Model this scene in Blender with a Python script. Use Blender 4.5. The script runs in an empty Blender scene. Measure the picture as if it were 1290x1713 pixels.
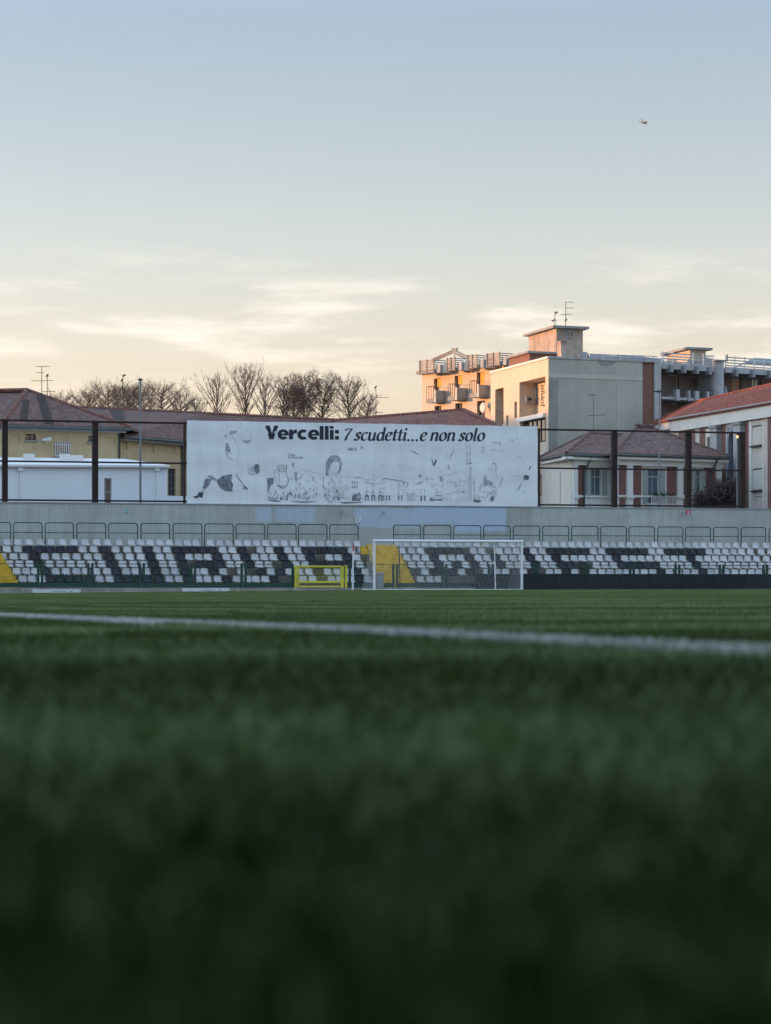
import bpy, bmesh, math, random
from mathutils import Vector, Matrix
from mathutils.geometry import tessellate_polygon
R = math.radians
scene = bpy.context.scene
COL = scene.collection

# ------------------------------------------------------------------ camera, sky, sun, exposure
F = 4700.0            # focal length in photograph pixels (1290 x 1713)
CX, HY, CAMZ = 645.0, 984.0, 0.085
cam_d = bpy.data.cameras.new('camera')
cam = bpy.data.objects.new('camera', cam_d)
COL.objects.link(cam)
cam.location = (0, 0, CAMZ)
cam.rotation_euler = (R(90), 0, 0)
cam_d.sensor_fit = 'VERTICAL'
cam_d.sensor_height = 36.0
cam_d.sensor_width = 36.0
cam_d.lens = F / 1713.0 * 36.0
cam_d.shift_y = (HY - 856.5) / 1713.0
cam_d.clip_start = 0.02
cam_d.clip_end = 6000
cam_d.dof.use_dof = True
cam_d.dof.focus_distance = 150.0
cam_d.dof.aperture_fstop = 9.0
scene.camera = cam

SUN_EL, SUN_AZ = R(5.0), R(276.0)      # azimuth measured from +Y towards +X
world = bpy.data.worlds.new('World')
scene.world = world
world.use_nodes = True
wn, wl = world.node_tree.nodes, world.node_tree.links
wn.clear()
wout = wn.new('ShaderNodeOutputWorld')
wbg = wn.new('ShaderNodeBackground')
wbg.inputs['Strength'].default_value = 0.15
sky = wn.new('ShaderNodeTexSky')
sky.sky_type = 'NISHITA'
sky.sun_disc = False
sky.sun_elevation = SUN_EL
sky.sun_rotation = SUN_AZ
sky.air_density = 1.0
sky.dust_density = 1.0
sky.ozone_density = 1.5
def W_(t, **kw):
    n = wn.new(t)
    for k, v in kw.items():
        setattr(n, k, v)
    return n
def wmath(op, a, b=None, c=None, clamp=False):
    n = W_('ShaderNodeMath', operation=op, use_clamp=clamp)
    for i, x in enumerate((a, b, c)):
        if x is None:
            continue
        if isinstance(x, (int, float)):
            n.inputs[i].default_value = x
        else:
            wl.new(x, n.inputs[i])
    return n.outputs[0]
tc = W_('ShaderNodeTexCoord')
sep = W_('ShaderNodeSeparateXYZ')
wl.new(tc.outputs['Generated'], sep.inputs[0])
elev = sep.outputs['Z']
azi = wmath('ARCTAN2', sep.outputs['X'], sep.outputs['Y'])
comb = W_('ShaderNodeCombineXYZ')
wl.new(wmath('MULTIPLY', azi, 7.0), comb.inputs[0])
wl.new(wmath('MULTIPLY', elev, 42.0), comb.inputs[1])
n1 = W_('ShaderNodeTexNoise'); n1.inputs['Scale'].default_value = 1.9; n1.inputs['Detail'].default_value = 9
n1.inputs['Roughness'].default_value = 0.58; n1.inputs['Distortion'].default_value = 0.15
addv = W_('ShaderNodeVectorMath', operation='ADD'); addv.inputs[1].default_value = (5.3, 2.2, 0)
wl.new(comb.outputs[0], addv.inputs[0]); wl.new(addv.outputs[0], n1.inputs['Vector'])
def smooth(x, a, b):
    n = W_('ShaderNodeMapRange', interpolation_type='SMOOTHSTEP')
    wl.new(x, n.inputs['Value']); n.inputs['From Min'].default_value = a; n.inputs['From Max'].default_value = b
    return n.outputs[0]
cl = smooth(n1.outputs['Fac'], 0.46, 0.74)
band = wmath('MULTIPLY', smooth(elev, 0.055, 0.085), smooth(elev, 0.125, 0.098))
low = wmath('MULTIPLY', smooth(elev, 0.10, 0.045), 0.25)
cl = wmath('ADD', wmath('MULTIPLY', cl, band), wmath('MULTIPLY', cl, low), clamp=True)
# a short vapour trail: a thin streak in the low sky
tx = wmath('DIVIDE', sep.outputs['X'], sep.outputs['Y'])
tz = wmath('DIVIDE', sep.outputs['Z'], sep.outputs['Y'])
t_al = wmath('ADD', wmath('MULTIPLY', wmath('SUBTRACT', tx, -0.0205), 0.936), wmath('MULTIPLY', wmath('SUBTRACT', tz, 0.0787), -0.351))
t_ac = wmath('ADD', wmath('MULTIPLY', wmath('SUBTRACT', tx, -0.0205), 0.351), wmath('MULTIPLY', wmath('SUBTRACT', tz, 0.0787), 0.936))
tr = wmath('MULTIPLY', smooth(wmath('ABSOLUTE', t_al), 0.0085, 0.003), smooth(wmath('ABSOLUTE', t_ac), 0.00085, 0.0))
tr = wmath('MULTIPLY', tr, wmath('GREATER_THAN', sep.outputs['Y'], 0.0))
cl = wmath('ADD', cl, wmath('MULTIPLY', tr, 0.22), clamp=True)
hsv = W_('ShaderNodeHueSaturation')
hsv.inputs['Saturation'].default_value = 0.50
hsv.inputs['Value'].default_value = 1.28
wl.new(sky.outputs[0], hsv.inputs['Color'])
mixc = W_('ShaderNodeMix', data_type='RGBA')
wl.new(wmath('MULTIPLY', cl, 0.75), mixc.inputs['Factor'])
tint = W_('ShaderNodeValToRGB')
tel = tint.color_ramp.elements
tel[0].position = 0.0; tel[0].color = (.345, .263, .255, 1)
tel[1].position = 0.60; tel[1].color = (.72, .85, 1.0, 1)
for p_, c_ in ((.07, (.342, .284, .275)), (.115, (.300, .280, .290)), (.20, (.226, .243, .282))):
    e_ = tel.new(p_); e_.color = (*c_, 1)
wl.new(elev, tint.inputs[0])
tmul = W_('ShaderNodeMix', data_type='RGBA', blend_type='MULTIPLY'); tmul.inputs['Factor'].default_value = 1
wl.new(hsv.outputs[0], tmul.inputs[6]); wl.new(tint.outputs[0], tmul.inputs[7])
wl.new(tmul.outputs[2], mixc.inputs[6])
mixc.inputs[7].default_value = (1.26, 1.12, .98, 1)
wl.new(mixc.outputs[2], wbg.inputs['Color'])
wl.new(wbg.outputs[0], wout.inputs[0])

sun_d = bpy.data.lights.new('sun', 'SUN')
sun_d.energy = .85
sun_d.angle = R(0.6)
sun_d.color = (1.0, 0.46, 0.17)
sun = bpy.data.objects.new('sun', sun_d)
COL.objects.link(sun)
to_sun = Vector((math.sin(SUN_AZ) * math.cos(SUN_EL), math.cos(SUN_AZ) * math.cos(SUN_EL), math.sin(SUN_EL)))
sun.rotation_euler = to_sun.to_track_quat('Z', 'Y').to_euler()
sun.location = to_sun * 300
vs = scene.view_settings
vs.view_transform = 'Standard'
vs.look = 'None'
vs.exposure = 2.75
vs.gamma = 1.0
vs.use_curve_mapping = False

# ------------------------------------------------------------------ materials
def mat(name, col, rough=0.8, var=0.12, scale=1.2, bump=0.0, bscale=30.0, metal=0.0, col2=None, detail=5, streak=0.0, stretch=None, spec=0.4, tone=0.0):
    m = bpy.data.materials.new(name)
    m.use_nodes = True
    n, l = m.node_tree.nodes, m.node_tree.links
    b = n['Principled BSDF']
    b.inputs['Roughness'].default_value = rough
    b.inputs['Metallic'].default_value = metal
    b.inputs['Specular IOR Level'].default_value = spec
    t = n.new('ShaderNodeTexCoord')
    v = t.outputs['Object']
    if stretch:
        mp = n.new('ShaderNodeMapping'); mp.inputs['Scale'].default_value = stretch
        l.new(v, mp.inputs[0]); v = mp.outputs[0]
    no = n.new('ShaderNodeTexNoise')
    no.inputs['Scale'].default_value = scale
    no.inputs['Detail'].default_value = detail
    no.inputs['Roughness'].default_value = 0.6
    l.new(v, no.inputs['Vector'])
    rp = n.new('ShaderNodeValToRGB')
    rp.color_ramp.elements[0].position = 0.3
    rp.color_ramp.elements[1].position = 0.7
    c2 = col2 if col2 else tuple(min(1, c * (1 + var)) for c in col)
    c1 = col if col2 else tuple(c * (1 - var) for c in col)
    rp.color_ramp.elements[0].color = (*c1, 1)
    rp.color_ramp.elements[1].color = (*c2, 1)
    l.new(no.outputs['Fac'], rp.inputs[0])
    out = rp.outputs[0]
    if streak:      # rain streaks and grime running down
        ms_ = n.new('ShaderNodeMapping'); ms_.inputs['Scale'].default_value = (2.2, 2.2, .22); l.new(t.outputs['Object'], ms_.inputs[0])
        ns_ = n.new('ShaderNodeTexNoise'); ns_.inputs['Scale'].default_value = 1.3; ns_.inputs['Detail'].default_value = 7; ns_.inputs['Roughness'].default_value = .65; l.new(ms_.outputs[0], ns_.inputs['Vector'])
        mr_ = n.new('ShaderNodeMapRange'); mr_.inputs['From Min'].default_value = .42; mr_.inputs['From Max'].default_value = .66
        mr_.inputs['To Min'].default_value = 1.0; mr_.inputs['To Max'].default_value = 1.0 - streak; l.new(ns_.outputs['Fac'], mr_.inputs['Value'])
        mm_ = n.new('ShaderNodeVectorMath'); mm_.operation = 'SCALE'; l.new(out, mm_.inputs[0]); l.new(mr_.outputs[0], mm_.inputs['Scale']); out = mm_.outputs[0]
    if tone:        # pieces of one batch never weather quite alike
        oi_ = n.new('ShaderNodeObjectInfo'); mr_ = n.new('ShaderNodeMapRange'); mr_.inputs['To Min'].default_value = 1 - tone; mr_.inputs['To Max'].default_value = 1 + tone * .4; l.new(oi_.outputs['Random'], mr_.inputs['Value'])
        mm_ = n.new('ShaderNodeVectorMath'); mm_.operation = 'SCALE'; l.new(out, mm_.inputs[0]); l.new(mr_.outputs[0], mm_.inputs['Scale']); out = mm_.outputs[0]
    l.new(out, b.inputs['Base Color'])
    if bump:
        n2 = n.new('ShaderNodeTexNoise'); n2.inputs['Scale'].default_value = bscale; n2.inputs['Detail'].default_value = 4
        l.new(t.outputs['Object'], n2.inputs['Vector'])
        bp = n.new('ShaderNodeBump'); bp.inputs['Strength'].default_value = bump; bp.inputs['Distance'].default_value = 0.02
        l.new(n2.outputs['Fac'], bp.inputs['Height'])
        l.new(bp.outputs[0], b.inputs['Normal'])
    return m

def tile_mat(name, ca, cb, cc, ddir, row=0.32, colw=0.25):
    """old pantile roof: courses across, channels down the slope; ddir is the horizontal direction along the eave"""
    m = bpy.data.materials.new(name); m.use_nodes = True
    n, l = m.node_tree.nodes, m.node_tree.links
    b = n['Principled BSDF']; b.inputs['Roughness'].default_value = 0.9; b.inputs['Specular IOR Level'].default_value = 0.2
    t = n.new('ShaderNodeTexCoord')
    dt = n.new('ShaderNodeVectorMath'); dt.operation = 'DOT_PRODUCT'; dt.inputs[1].default_value = (ddir[0], ddir[1], 0)
    l.new(t.outputs['Object'], dt.inputs[0])
    sp = n.new('ShaderNodeSeparateXYZ'); l.new(t.outputs['Object'], sp.inputs[0])
    cb_ = n.new('ShaderNodeCombineXYZ'); l.new(dt.outputs['Value'], cb_.inputs[0]); l.new(sp.outputs['Z'], cb_.inputs[1])
    br = n.new('ShaderNodeTexBrick')
    br.inputs['Scale'].default_value = 1.0
    br.inputs['Brick Width'].default_value = colw
    br.inputs['Row Height'].default_value = row * 0.5
    br.inputs['Mortar Size'].default_value = 0.02
    br.inputs['Mortar Smooth'].default_value = 0.6
    br.inputs['Color1'].default_value = (*ca, 1); br.inputs['Color2'].default_value = (*cb, 1)
    br.inputs['Mortar'].default_value = (ca[0] * .78, ca[1] * .78, ca[2] * .80, 1)
    l.new(cb_.outputs[0], br.inputs['Vector'])
    no = n.new('ShaderNodeTexNoise'); no.inputs['Scale'].default_value = 1.1; no.inputs['Detail'].default_value = 12; no.inputs['Roughness'].default_value = 0.85
    l.new(t.outputs['Object'], no.inputs['Vector'])
    mr = n.new('ShaderNodeMapRange'); mr.inputs['From Min'].default_value = .42; mr.inputs['From Max'].default_value = .68
    l.new(no.outputs['Fac'], mr.inputs['Value'])
    mx = n.new('ShaderNodeMix'); mx.data_type = 'RGBA'
    l.new(mr.outputs[0], mx.inputs['Factor']); l.new(br.outputs['Color'], mx.inputs[6]); mx.inputs[7].default_value = (*cc, 1)
    # lichen, soot and replaced tiles: patches of their own shape, lighter and darker
    mp2 = n.new('ShaderNodeMapping'); mp2.inputs['Scale'].default_value = (1, 1, 2.2); l.new(t.outputs['Object'], mp2.inputs[0])
    n5 = n.new('ShaderNodeTexNoise'); n5.inputs['Scale'].default_value = 3.2; n5.inputs['Detail'].default_value = 6; n5.inputs['Roughness'].default_value = .8; l.new(mp2.outputs[0], n5.inputs['Vector'])
    r5 = n.new('ShaderNodeMapRange'); r5.inputs['From Min'].default_value = .36; r5.inputs['From Max'].default_value = .64; r5.inputs['To Min'].default_value = .55; r5.inputs['To Max'].default_value = 1.5; l.new(n5.outputs['Fac'], r5.inputs['Value'])
    sc5 = n.new('ShaderNodeVectorMath'); sc5.operation = 'SCALE'; l.new(mx.outputs[2], sc5.inputs[0]); l.new(r5.outputs[0], sc5.inputs['Scale'])
    l.new(sc5.outputs[0], b.inputs['Base Color'])
    bp = n.new('ShaderNodeBump'); bp.inputs['Strength'].default_value = .35; bp.inputs['Distance'].default_value = .04
    l.new(br.outputs['Fac'], bp.inputs['Height']); bp.invert = True
    l.new(bp.outputs[0], b.inputs['Normal'])
    return m

def glass_mat(name, col=(0.03, 0.04, 0.05), rough=0.06):
    return mat(name, col, rough=rough, var=0.3, scale=0.7, spec=0.8)

M = {}
M['concrete'] = mat('concrete', (0.085, 0.078, 0.066), .95, scale=1.6, col2=(0.16, 0.148, 0.125), bump=.3, detail=8, streak=.2)
M['kerb'] = mat('kerb_concrete', (0.24, 0.22, 0.19), .95, scale=2.2, col2=(0.42, 0.39, 0.35), bump=.3, detail=8, streak=.35)
M['seat_white'] = mat('seat_white', (0.82, 0.82, 0.82), .45, var=.08, scale=3, tone=.14)
M['seat_navy'] = mat('seat_navy', (0.075, 0.080, 0.105), .55, var=.25, scale=3, tone=.3)
M['yellow'] = mat('stair_yellow', (0.52, 0.33, 0.03), .85, scale=2.5, col2=(0.68, 0.45, 0.06), detail=8, streak=.25)
M['yellow_metal'] = mat('gate_yellow', (0.60, 0.55, 0.05), .5, var=.12)
M['green_metal'] = mat('green_paint', (0.010, 0.055, 0.040), .5, var=.2)
M['black_board'] = mat('black_board', (0.012, 0.016, 0.024), .7, var=.35, scale=1.2, stretch=(3, 3, .3), tone=.3)
M['steel_dark'] = mat('steel_rust_dark', (0.014, 0.008, 0.007), .8, scale=2, col2=(0.035, 0.016, 0.013))
M['white_paint'] = mat('white_paint', (0.74, 0.75, 0.75), .5, var=.06)
M['red_paint'] = mat('red_paint', (0.5, 0.03, 0.03), .5, var=.1)
M['net'] = mat('net_cord', (0.55, 0.55, 0.53), .8, var=.05)
M['foam_white'] = mat('foam_white', (0.62, 0.64, 0.66), .7, var=.08, scale=4)
M['grey_metal'] = mat('grey_metal', (0.26, 0.28, 0.30), .5, var=.1)
M['galv'] = mat('galvanised', (0.20, 0.21, 0.22), .45, var=.12, metal=.3)
M['white_wall'] = mat('white_render', (0.76, 0.77, 0.78), .85, var=.05, scale=.5, streak=.03)
M['white_roof'] = mat('white_roof', (0.68, 0.66, 0.63), .8, var=.04, scale=.5)
M['ochre'] = mat('ochre_render', (0.41, 0.31, 0.175), .95, scale=.8, col2=(0.50, 0.39, 0.235), detail=8, streak=.08)
M['cream'] = mat('cream_render', (0.50, 0.44, 0.34), .95, scale=.7, col2=(0.60, 0.53, 0.42), detail=8)
M['peach'] = mat('peach_render', (0.50, 0.40, 0.31), .95, scale=.5, col2=(0.60, 0.48, 0.37), detail=7, streak=.06)
M['peach2'] = mat('peach_render_pale', (0.52, 0.43, 0.33), .95, scale=.5, col2=(0.60, 0.50, 0.385), detail=7, streak=.10)
M['grey_plaster'] = mat('grey_plaster', (0.34, 0.335, 0.285), .95, scale=.45, col2=(0.44, 0.43, 0.37), detail=9, streak=.06)
M['grey_plaster_d'] = mat('grey_plaster_damp', (0.22, 0.222, 0.20), .95, scale=.9, col2=(0.31, 0.31, 0.275), detail=9, streak=.2)
M['grey_plaster_l'] = mat('grey_plaster_band', (0.42, 0.41, 0.355), .95, scale=.9, col2=(0.48, 0.47, 0.41), detail=9)
M['brown_brick'] = mat('brown_brick', (0.17, 0.085, 0.062), .95, scale=2.5, col2=(0.22, 0.115, 0.085), detail=8)
M['wine_brick'] = mat('wine_brick', (0.16, 0.078, 0.066), .95, scale=2.2, col2=(0.21, 0.105, 0.09), detail=8)
M['dark_brown'] = mat('dark_brown_wall', (0.13, 0.104, 0.086), .95, scale=1, col2=(0.175, 0.142, 0.12), detail=7)
M['conc_pale'] = mat('pale_concrete', (0.31, 0.32, 0.32), .9, scale=1, col2=(0.42, 0.43, 0.43), detail=7, streak=.2)
M['conc_grey'] = mat('grey_concrete', (0.20, 0.195, 0.185), .9, scale=1.1, col2=(0.29, 0.285, 0.27), detail=7)
M['tower'] = mat('tower_plaster', (0.24, 0.20, 0.165), .95, scale=1.3, col2=(0.46, 0.37, 0.30), detail=10, streak=.25)
M['trim'] = mat('cream_trim', (0.60, 0.59, 0.55), .85, var=.06)
M['villa_white'] = mat('villa_white', (0.68, 0.665, 0.62), .85, var=.06, scale=2)
M['villa_side'] = mat('villa_side', (0.64, 0.61, 0.52), .9, var=.06, scale=1, streak=.1)
M['c_wall'] = mat('pale_stone_render', (0.46, 0.415, 0.37), .95, scale=1.2, col2=(0.56, 0.51, 0.455), detail=8, streak=.15)
M['shutter_grey'] = mat('shutter_grey', (0.33, 0.37, 0.35), .7, var=.06)
M['blind'] = mat('cream_blind', (0.50, 0.48, 0.43), .8, var=.05)
M['dark_wood'] = mat('dark_shutter', (0.05, 0.055, 0.05), .7, var=.2)
M['orange_blind_and_reflection'] = mat('orange_blind_and_reflection', (0.62, 0.33, 0.06), .8, var=.08)
M['curtain_and_reflection'] = mat('pale_curtain', (0.58, 0.50, 0.40), .9, var=.06)
M['salmon'] = mat('salmon_curtain', (0.55, 0.24, 0.15), .9, var=.08)
M['glass'] = glass_mat('window_glass')
M['glass_blue'] = glass_mat('window_glass_blue', (0.09, 0.13, 0.17))
M['blue_stone'] = mat('blue_grey_stone', (0.24, 0.27, 0.31), .9, var=.08)
M['dark_metal'] = mat('dark_metal', (0.03, 0.032, 0.034), .6, var=.2)
M['gutter'] = mat('gutter', (0.07, 0.09, 0.09), .6, var=.1)
M['roof_metal'] = mat('roof_metal', (0.22, 0.235, 0.25), .5, var=.15, scale=.6)
M['bark'] = mat('bark', (0.085, 0.064, 0.052), .95, var=.3, scale=3)
M['twig'] = mat('twig', (0.135, 0.098, 0.078), .95, var=.3, scale=1)
M['leaf_brown'] = mat('leaf_brown', (0.070, 0.038, 0.028), .9, var=.4, scale=.7)
M['bush'] = mat('bush_twig', (0.065, 0.042, 0.042), .95, var=.3, scale=1)
M['ink_d'] = mat('ink_dark', (0.06, 0.07, 0.085), .8, var=.1)
M['ink_text'] = mat('ink_text', (0.024, 0.030, 0.044), .8, var=.05)
def ink(name, a, b, sc):
    return mat(name, a, .8, scale=sc, col2=b, detail=6)
M['ink_m'] = ink('ink_mid', (0.16, 0.185, 0.215), (0.50, 0.53, 0.56), 7)
M['ink_l'] = ink('ink_light', (0.38, 0.41, 0.44), (0.68, 0.70, 0.72), 7)
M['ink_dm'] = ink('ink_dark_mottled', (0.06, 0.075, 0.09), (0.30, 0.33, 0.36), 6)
M['sign_red'] = mat('sign_red', (0.5, 0.02, 0.04), .6, var=.05)
M['sign_green'] = mat('sign_green', (0.05, 0.40, 0.34), .6, var=.05)
M['white_plain'] = mat('white_plain', (0.7, 0.7, 0.7), .7, var=.03)
M['bird'] = mat('bird_plumage', (0.72, 0.52, 0.42), .8, var=.15, scale=6)
M['bird_dark'] = mat('bird_dark_wing', (0.38, 0.35, 0.33), .8, var=.15)  # darker tone covering one whole wing
M['paving'] = mat('paving', (0.13, 0.125, 0.115), .95, scale=.3, col2=(0.18, 0.17, 0.155), detail=8)
M['lamp_glass'] = mat('lamp_glass', (0.8, 0.6, 0.35), .3, var=.02)
_b = M['lamp_glass'].node_tree.nodes['Principled BSDF']
_b.inputs['Emission Color'].default_value = (1.0, 0.55, 0.2, 1); _b.inputs['Emission Strength'].default_value = .35

# ------------------------------------------------------------------ building helpers
ORG = {}
def at(px, py, Z):
    return Vector(((px - CX) / F * Z, Z, CAMZ + (HY - py) / F * Z))

class MB:
    def __init__(s):
        s.v = []; s.f = []
    def quad(s, *p):
        k = len(s.v); s.v += [tuple(q) for q in p]; s.f.append(tuple(range(k, k + len(p))))
    def hexa(s, c):
        """c: 8 corners, 0-3 bottom ring, 4-7 top ring"""
        k = len(s.v); s.v += [tuple(q) for q in c]
        for a in ((3, 2, 1, 0), (4, 5, 6, 7), (0, 1, 5, 4), (1, 2, 6, 5), (2, 3, 7, 6), (3, 0, 4, 7)):
            s.f.append(tuple(k + i for i in a))
    def box(s, x0, x1, y0, y1, z0, z1):
        s.hexa([(x0, y0, z0), (x1, y0, z0), (x1, y1, z0), (x0, y1, z0), (x0, y0, z1), (x1, y0, z1), (x1, y1, z1), (x0, y1, z1)])
    def tube(s, a, b, r0, r1=None, n=6, cap=True):
        a, b = Vector(a), Vector(b)
        r1 = r0 if r1 is None else r1
        d = b - a
        if d.length < 1e-6: return
        d.normalize()
        u = d.cross(Vector((0, 0, 1)) if abs(d.z) < .95 else Vector((1, 0, 0))).normalized()
        w = d.cross(u)
        k = len(s.v)
        for i in range(n):
            t = 2 * math.pi * i / n
            o = u * math.cos(t) + w * math.sin(t)
            s.v.append(tuple(a + o * r0)); s.v.append(tuple(b + o * r1))
        for i in range(n):
            j = (i + 1) % n
            s.f.append((k + 2 * i, k + 2 * i + 1, k + 2 * j + 1, k + 2 * j))
        if cap and n > 3:
            s.f.append(tuple(k + 2 * i for i in range(n)))
            s.f.append(tuple(k + 2 * i + 1 for i in reversed(range(n))))
    def path(s, pts, r, n=6):
        for a, b in zip(pts, pts[1:]):
            s.tube(a, b, r, n=n)
    def build(s, name, m, parent=None, org=None, smooth=False, fix=True):
        me = bpy.data.meshes.new(name)
        if org is None:
            org = ORG.get(parent.name, Vector((0, 0, 0))) if parent else Vector((0, 0, 0))
        o_ = Vector(org)
        me.from_pydata([(v[0] - o_.x, v[1] - o_.y, v[2] - o_.z) for v in s.v], [], s.f)
        if fix and len(s.f) < 60000:
            bm = bmesh.new(); bm.from_mesh(me)
            bmesh.ops.recalc_face_normals(bm, faces=bm.faces)
            bm.to_mesh(me); bm.free()
        me.materials.append(M[m] if isinstance(m, str) else m)
        if smooth:
            for p in me.polygons: p.use_smooth = True
        o = bpy.data.objects.new(name, me)
        COL.objects.link(o)
        if parent:
            o.parent = parent
        else:
            o.location = o_
        ORG[o.name] = o_
        return o

def tag(o, label, cat, group=None, kind=None):
    o['label'] = label; o['category'] = cat
    if group: o['group'] = group
    if kind: o['kind'] = kind
    return o
def thing(name, label, cat, loc, group=None):
    o = bpy.data.objects.new(name, None)
    o.empty_display_size = .3
    COL.objects.link(o)
    o.location = loc
    ORG[o.name] = Vector(loc)
    return tag(o, label, cat, group)
def structure(o):
    o['kind'] = 'structure'
    return o
def copy_thing(o, loc):
    c = o.copy(); COL.objects.link(c); c.location = loc; ORG[c.name] = Vector(loc)
    for ch in o.children:
        k = ch.copy(); COL.objects.link(k); k.parent = c
        for g in ch.children:
            q = g.copy(); COL.objects.link(q); q.parent = k
    return c
ORDW = ['first', 'second', 'third', 'fourth', 'fifth', 'sixth', 'seventh', 'eighth', 'ninth', 'tenth', 'eleventh', 'twelfth', 'thirteenth', 'fourteenth', 'fifteenth', 'sixteenth', 'seventeenth', 'eighteenth', 'nineteenth', 'twentieth']
def ordn(i):
    if i <= 20: return ORDW[i - 1]
    s = 'th' if 10 <= i % 100 <= 20 else {1: 'st', 2: 'nd', 3: 'rd'}.get(i % 10, 'th')
    return f'{i}{s}'

# stand frame: u along the goal line (to the right), v away from the pitch
TH = math.atan(0.30)
E = Vector((math.cos(TH), math.sin(TH), 0)); N = Vector((-math.sin(TH), math.cos(TH), 0))
O0 = Vector((0, 133.5, 0))
def S(u, v, z):
    return O0 + E * u + N * v + Vector((0, 0, z))
def u_px(px, v):
    Zc = 133.5 + v / math.cos(TH)
    Z = Zc / (1 - .30 * (px - CX) / F)
    X = (px - CX) / F * Z
    return X * math.cos(TH) + (Z - 133.5) * math.sin(TH)
def z_px(px, py, v):
    Zc = 133.5 + v / math.cos(TH)
    return CAMZ + (HY - py) / F * Zc / (1 - .30 * (px - CX) / F)
class SB(MB):
    """mesh builder in stand coordinates"""
    def sbox(s, u0, u1, v0, v1, z0, z1):
        s.hexa([S(u0, v0, z0), S(u1, v0, z0), S(u1, v1, z0), S(u0, v1, z0), S(u0, v0, z1), S(u1, v0, z1), S(u1, v1, z1), S(u0, v1, z1)])
    def stube(s, a, b, r, n=6):
        s.tube(S(*a), S(*b), r, n=n)

class Wall:
    """a vertical facade line between two plan points given by photo column and distance"""
    def __init__(s, px0, Z0, px1, Z1):
        s.P0 = Vector(((px0 - CX) / F * Z0, Z0, 0)); s.P1 = Vector(((px1 - CX) / F * Z1, Z1, 0))
        s.d = (s.P1 - s.P0).normalized(); s.L = (s.P1 - s.P0).length
        s.n = Vector((s.d.y, -s.d.x, 0))
        if s.n.dot(s.P0) > 0: s.n = -s.n
    def s_(s, px, d=0.0):
        k = (px - CX) / F; q = s.P0 + s.n * d
        return (k * q.y - q.x) / (s.d.x - k * s.d.y)
    def z_(s, px, py, d=0.0):
        q = s.P0 + s.n * d + s.d * s.s_(px, d)
        return CAMZ + (HY - py) / F * q.y
    def p(s, a, z, d=0.0):
        q = s.P0 + s.d * a + s.n * d
        return Vector((q.x, q.y, z))
    def pp(s, px, py, d=0.0):
        return s.p(s.s_(px, d), s.z_(px, py, d), d)
    def rect(s, px0, px1, py0, py1, d=0.0):
        m = (px0 + px1) / 2
        a, b = s.s_(px0, d), s.s_(px1, d)
        return (min(a, b), max(a, b), s.z_(m, py1, d), s.z_(m, py0, d))
    def box(s, mb, r, d0, d1):
        a, b, z0, z1 = r
        mb.hexa([s.p(a, z0, d0), s.p(b, z0, d0), s.p(b, z0, d1), s.p(a, z0, d1), s.p(a, z1, d0), s.p(b, z1, d0), s.p(b, z1, d1), s.p(a, z1, d1)])
    def skin(s, mb, r, openings, t=.35, depth=8.0, back=None):
        """front face with real openings (reveals of depth t) closed by a body behind"""
        a0, a1, z0, z1 = r
        ops = [(o[0], o[1], o[2], o[3], (o[4] if len(o) > 4 else .25)) for o in openings]
        cs = sorted({a0, a1, *[o[0] for o in ops], *[o[1] for o in ops]}); zs = sorted({z0, z1, *[o[2] for o in ops], *[o[3] for o in ops]})
        cs = [c for c in cs if a0 <= c <= a1]; zs = [c for c in zs if z0 <= c <= z1]
        for i in range(len(cs) - 1):
            for j in range(len(zs) - 1):
                mx, mz = (cs[i] + cs[i + 1]) / 2, (zs[j] + zs[j + 1]) / 2
                if any(o[0] < mx < o[1] and o[2] < mz < o[3] for o in ops): continue
                mb.quad(s.p(cs[i], zs[j]), s.p(cs[i + 1], zs[j]), s.p(cs[i + 1], zs[j + 1]), s.p(cs[i], zs[j + 1]))
        for (b0, b1, y0, y1, dp) in ops:
            b0, b1, y0, y1 = max(b0, a0), min(b1, a1), max(y0, z0), min(y1, z1)
            q = [(b0, y0), (b1, y0), (b1, y1), (b0, y1)]
            for k in range(4):
                (m0, w0), (m1, w1) = q[k], q[(k + 1) % 4]
                mb.quad(s.p(m0, w0), s.p(m1, w1), s.p(m1, w1, -dp), s.p(m0, w0, -dp))
            mb.quad(*[s.p(m, w, -dp) for m, w in q])
        q = [(a0, z0), (a1, z0), (a1, z1), (a0, z1)]
        bk = (back.normalized() if back is not None else -s.n) * depth
        for k in range(4):
            (m0, w0), (m1, w1) = q[k], q[(k + 1) % 4]
            mb.quad(s.p(m0, w0), s.p(m1, w1), s.p(m1, w1) + bk, s.p(m0, w0) + bk)
        mb.quad(*[s.p(m, w) + bk for m, w in q])

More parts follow.
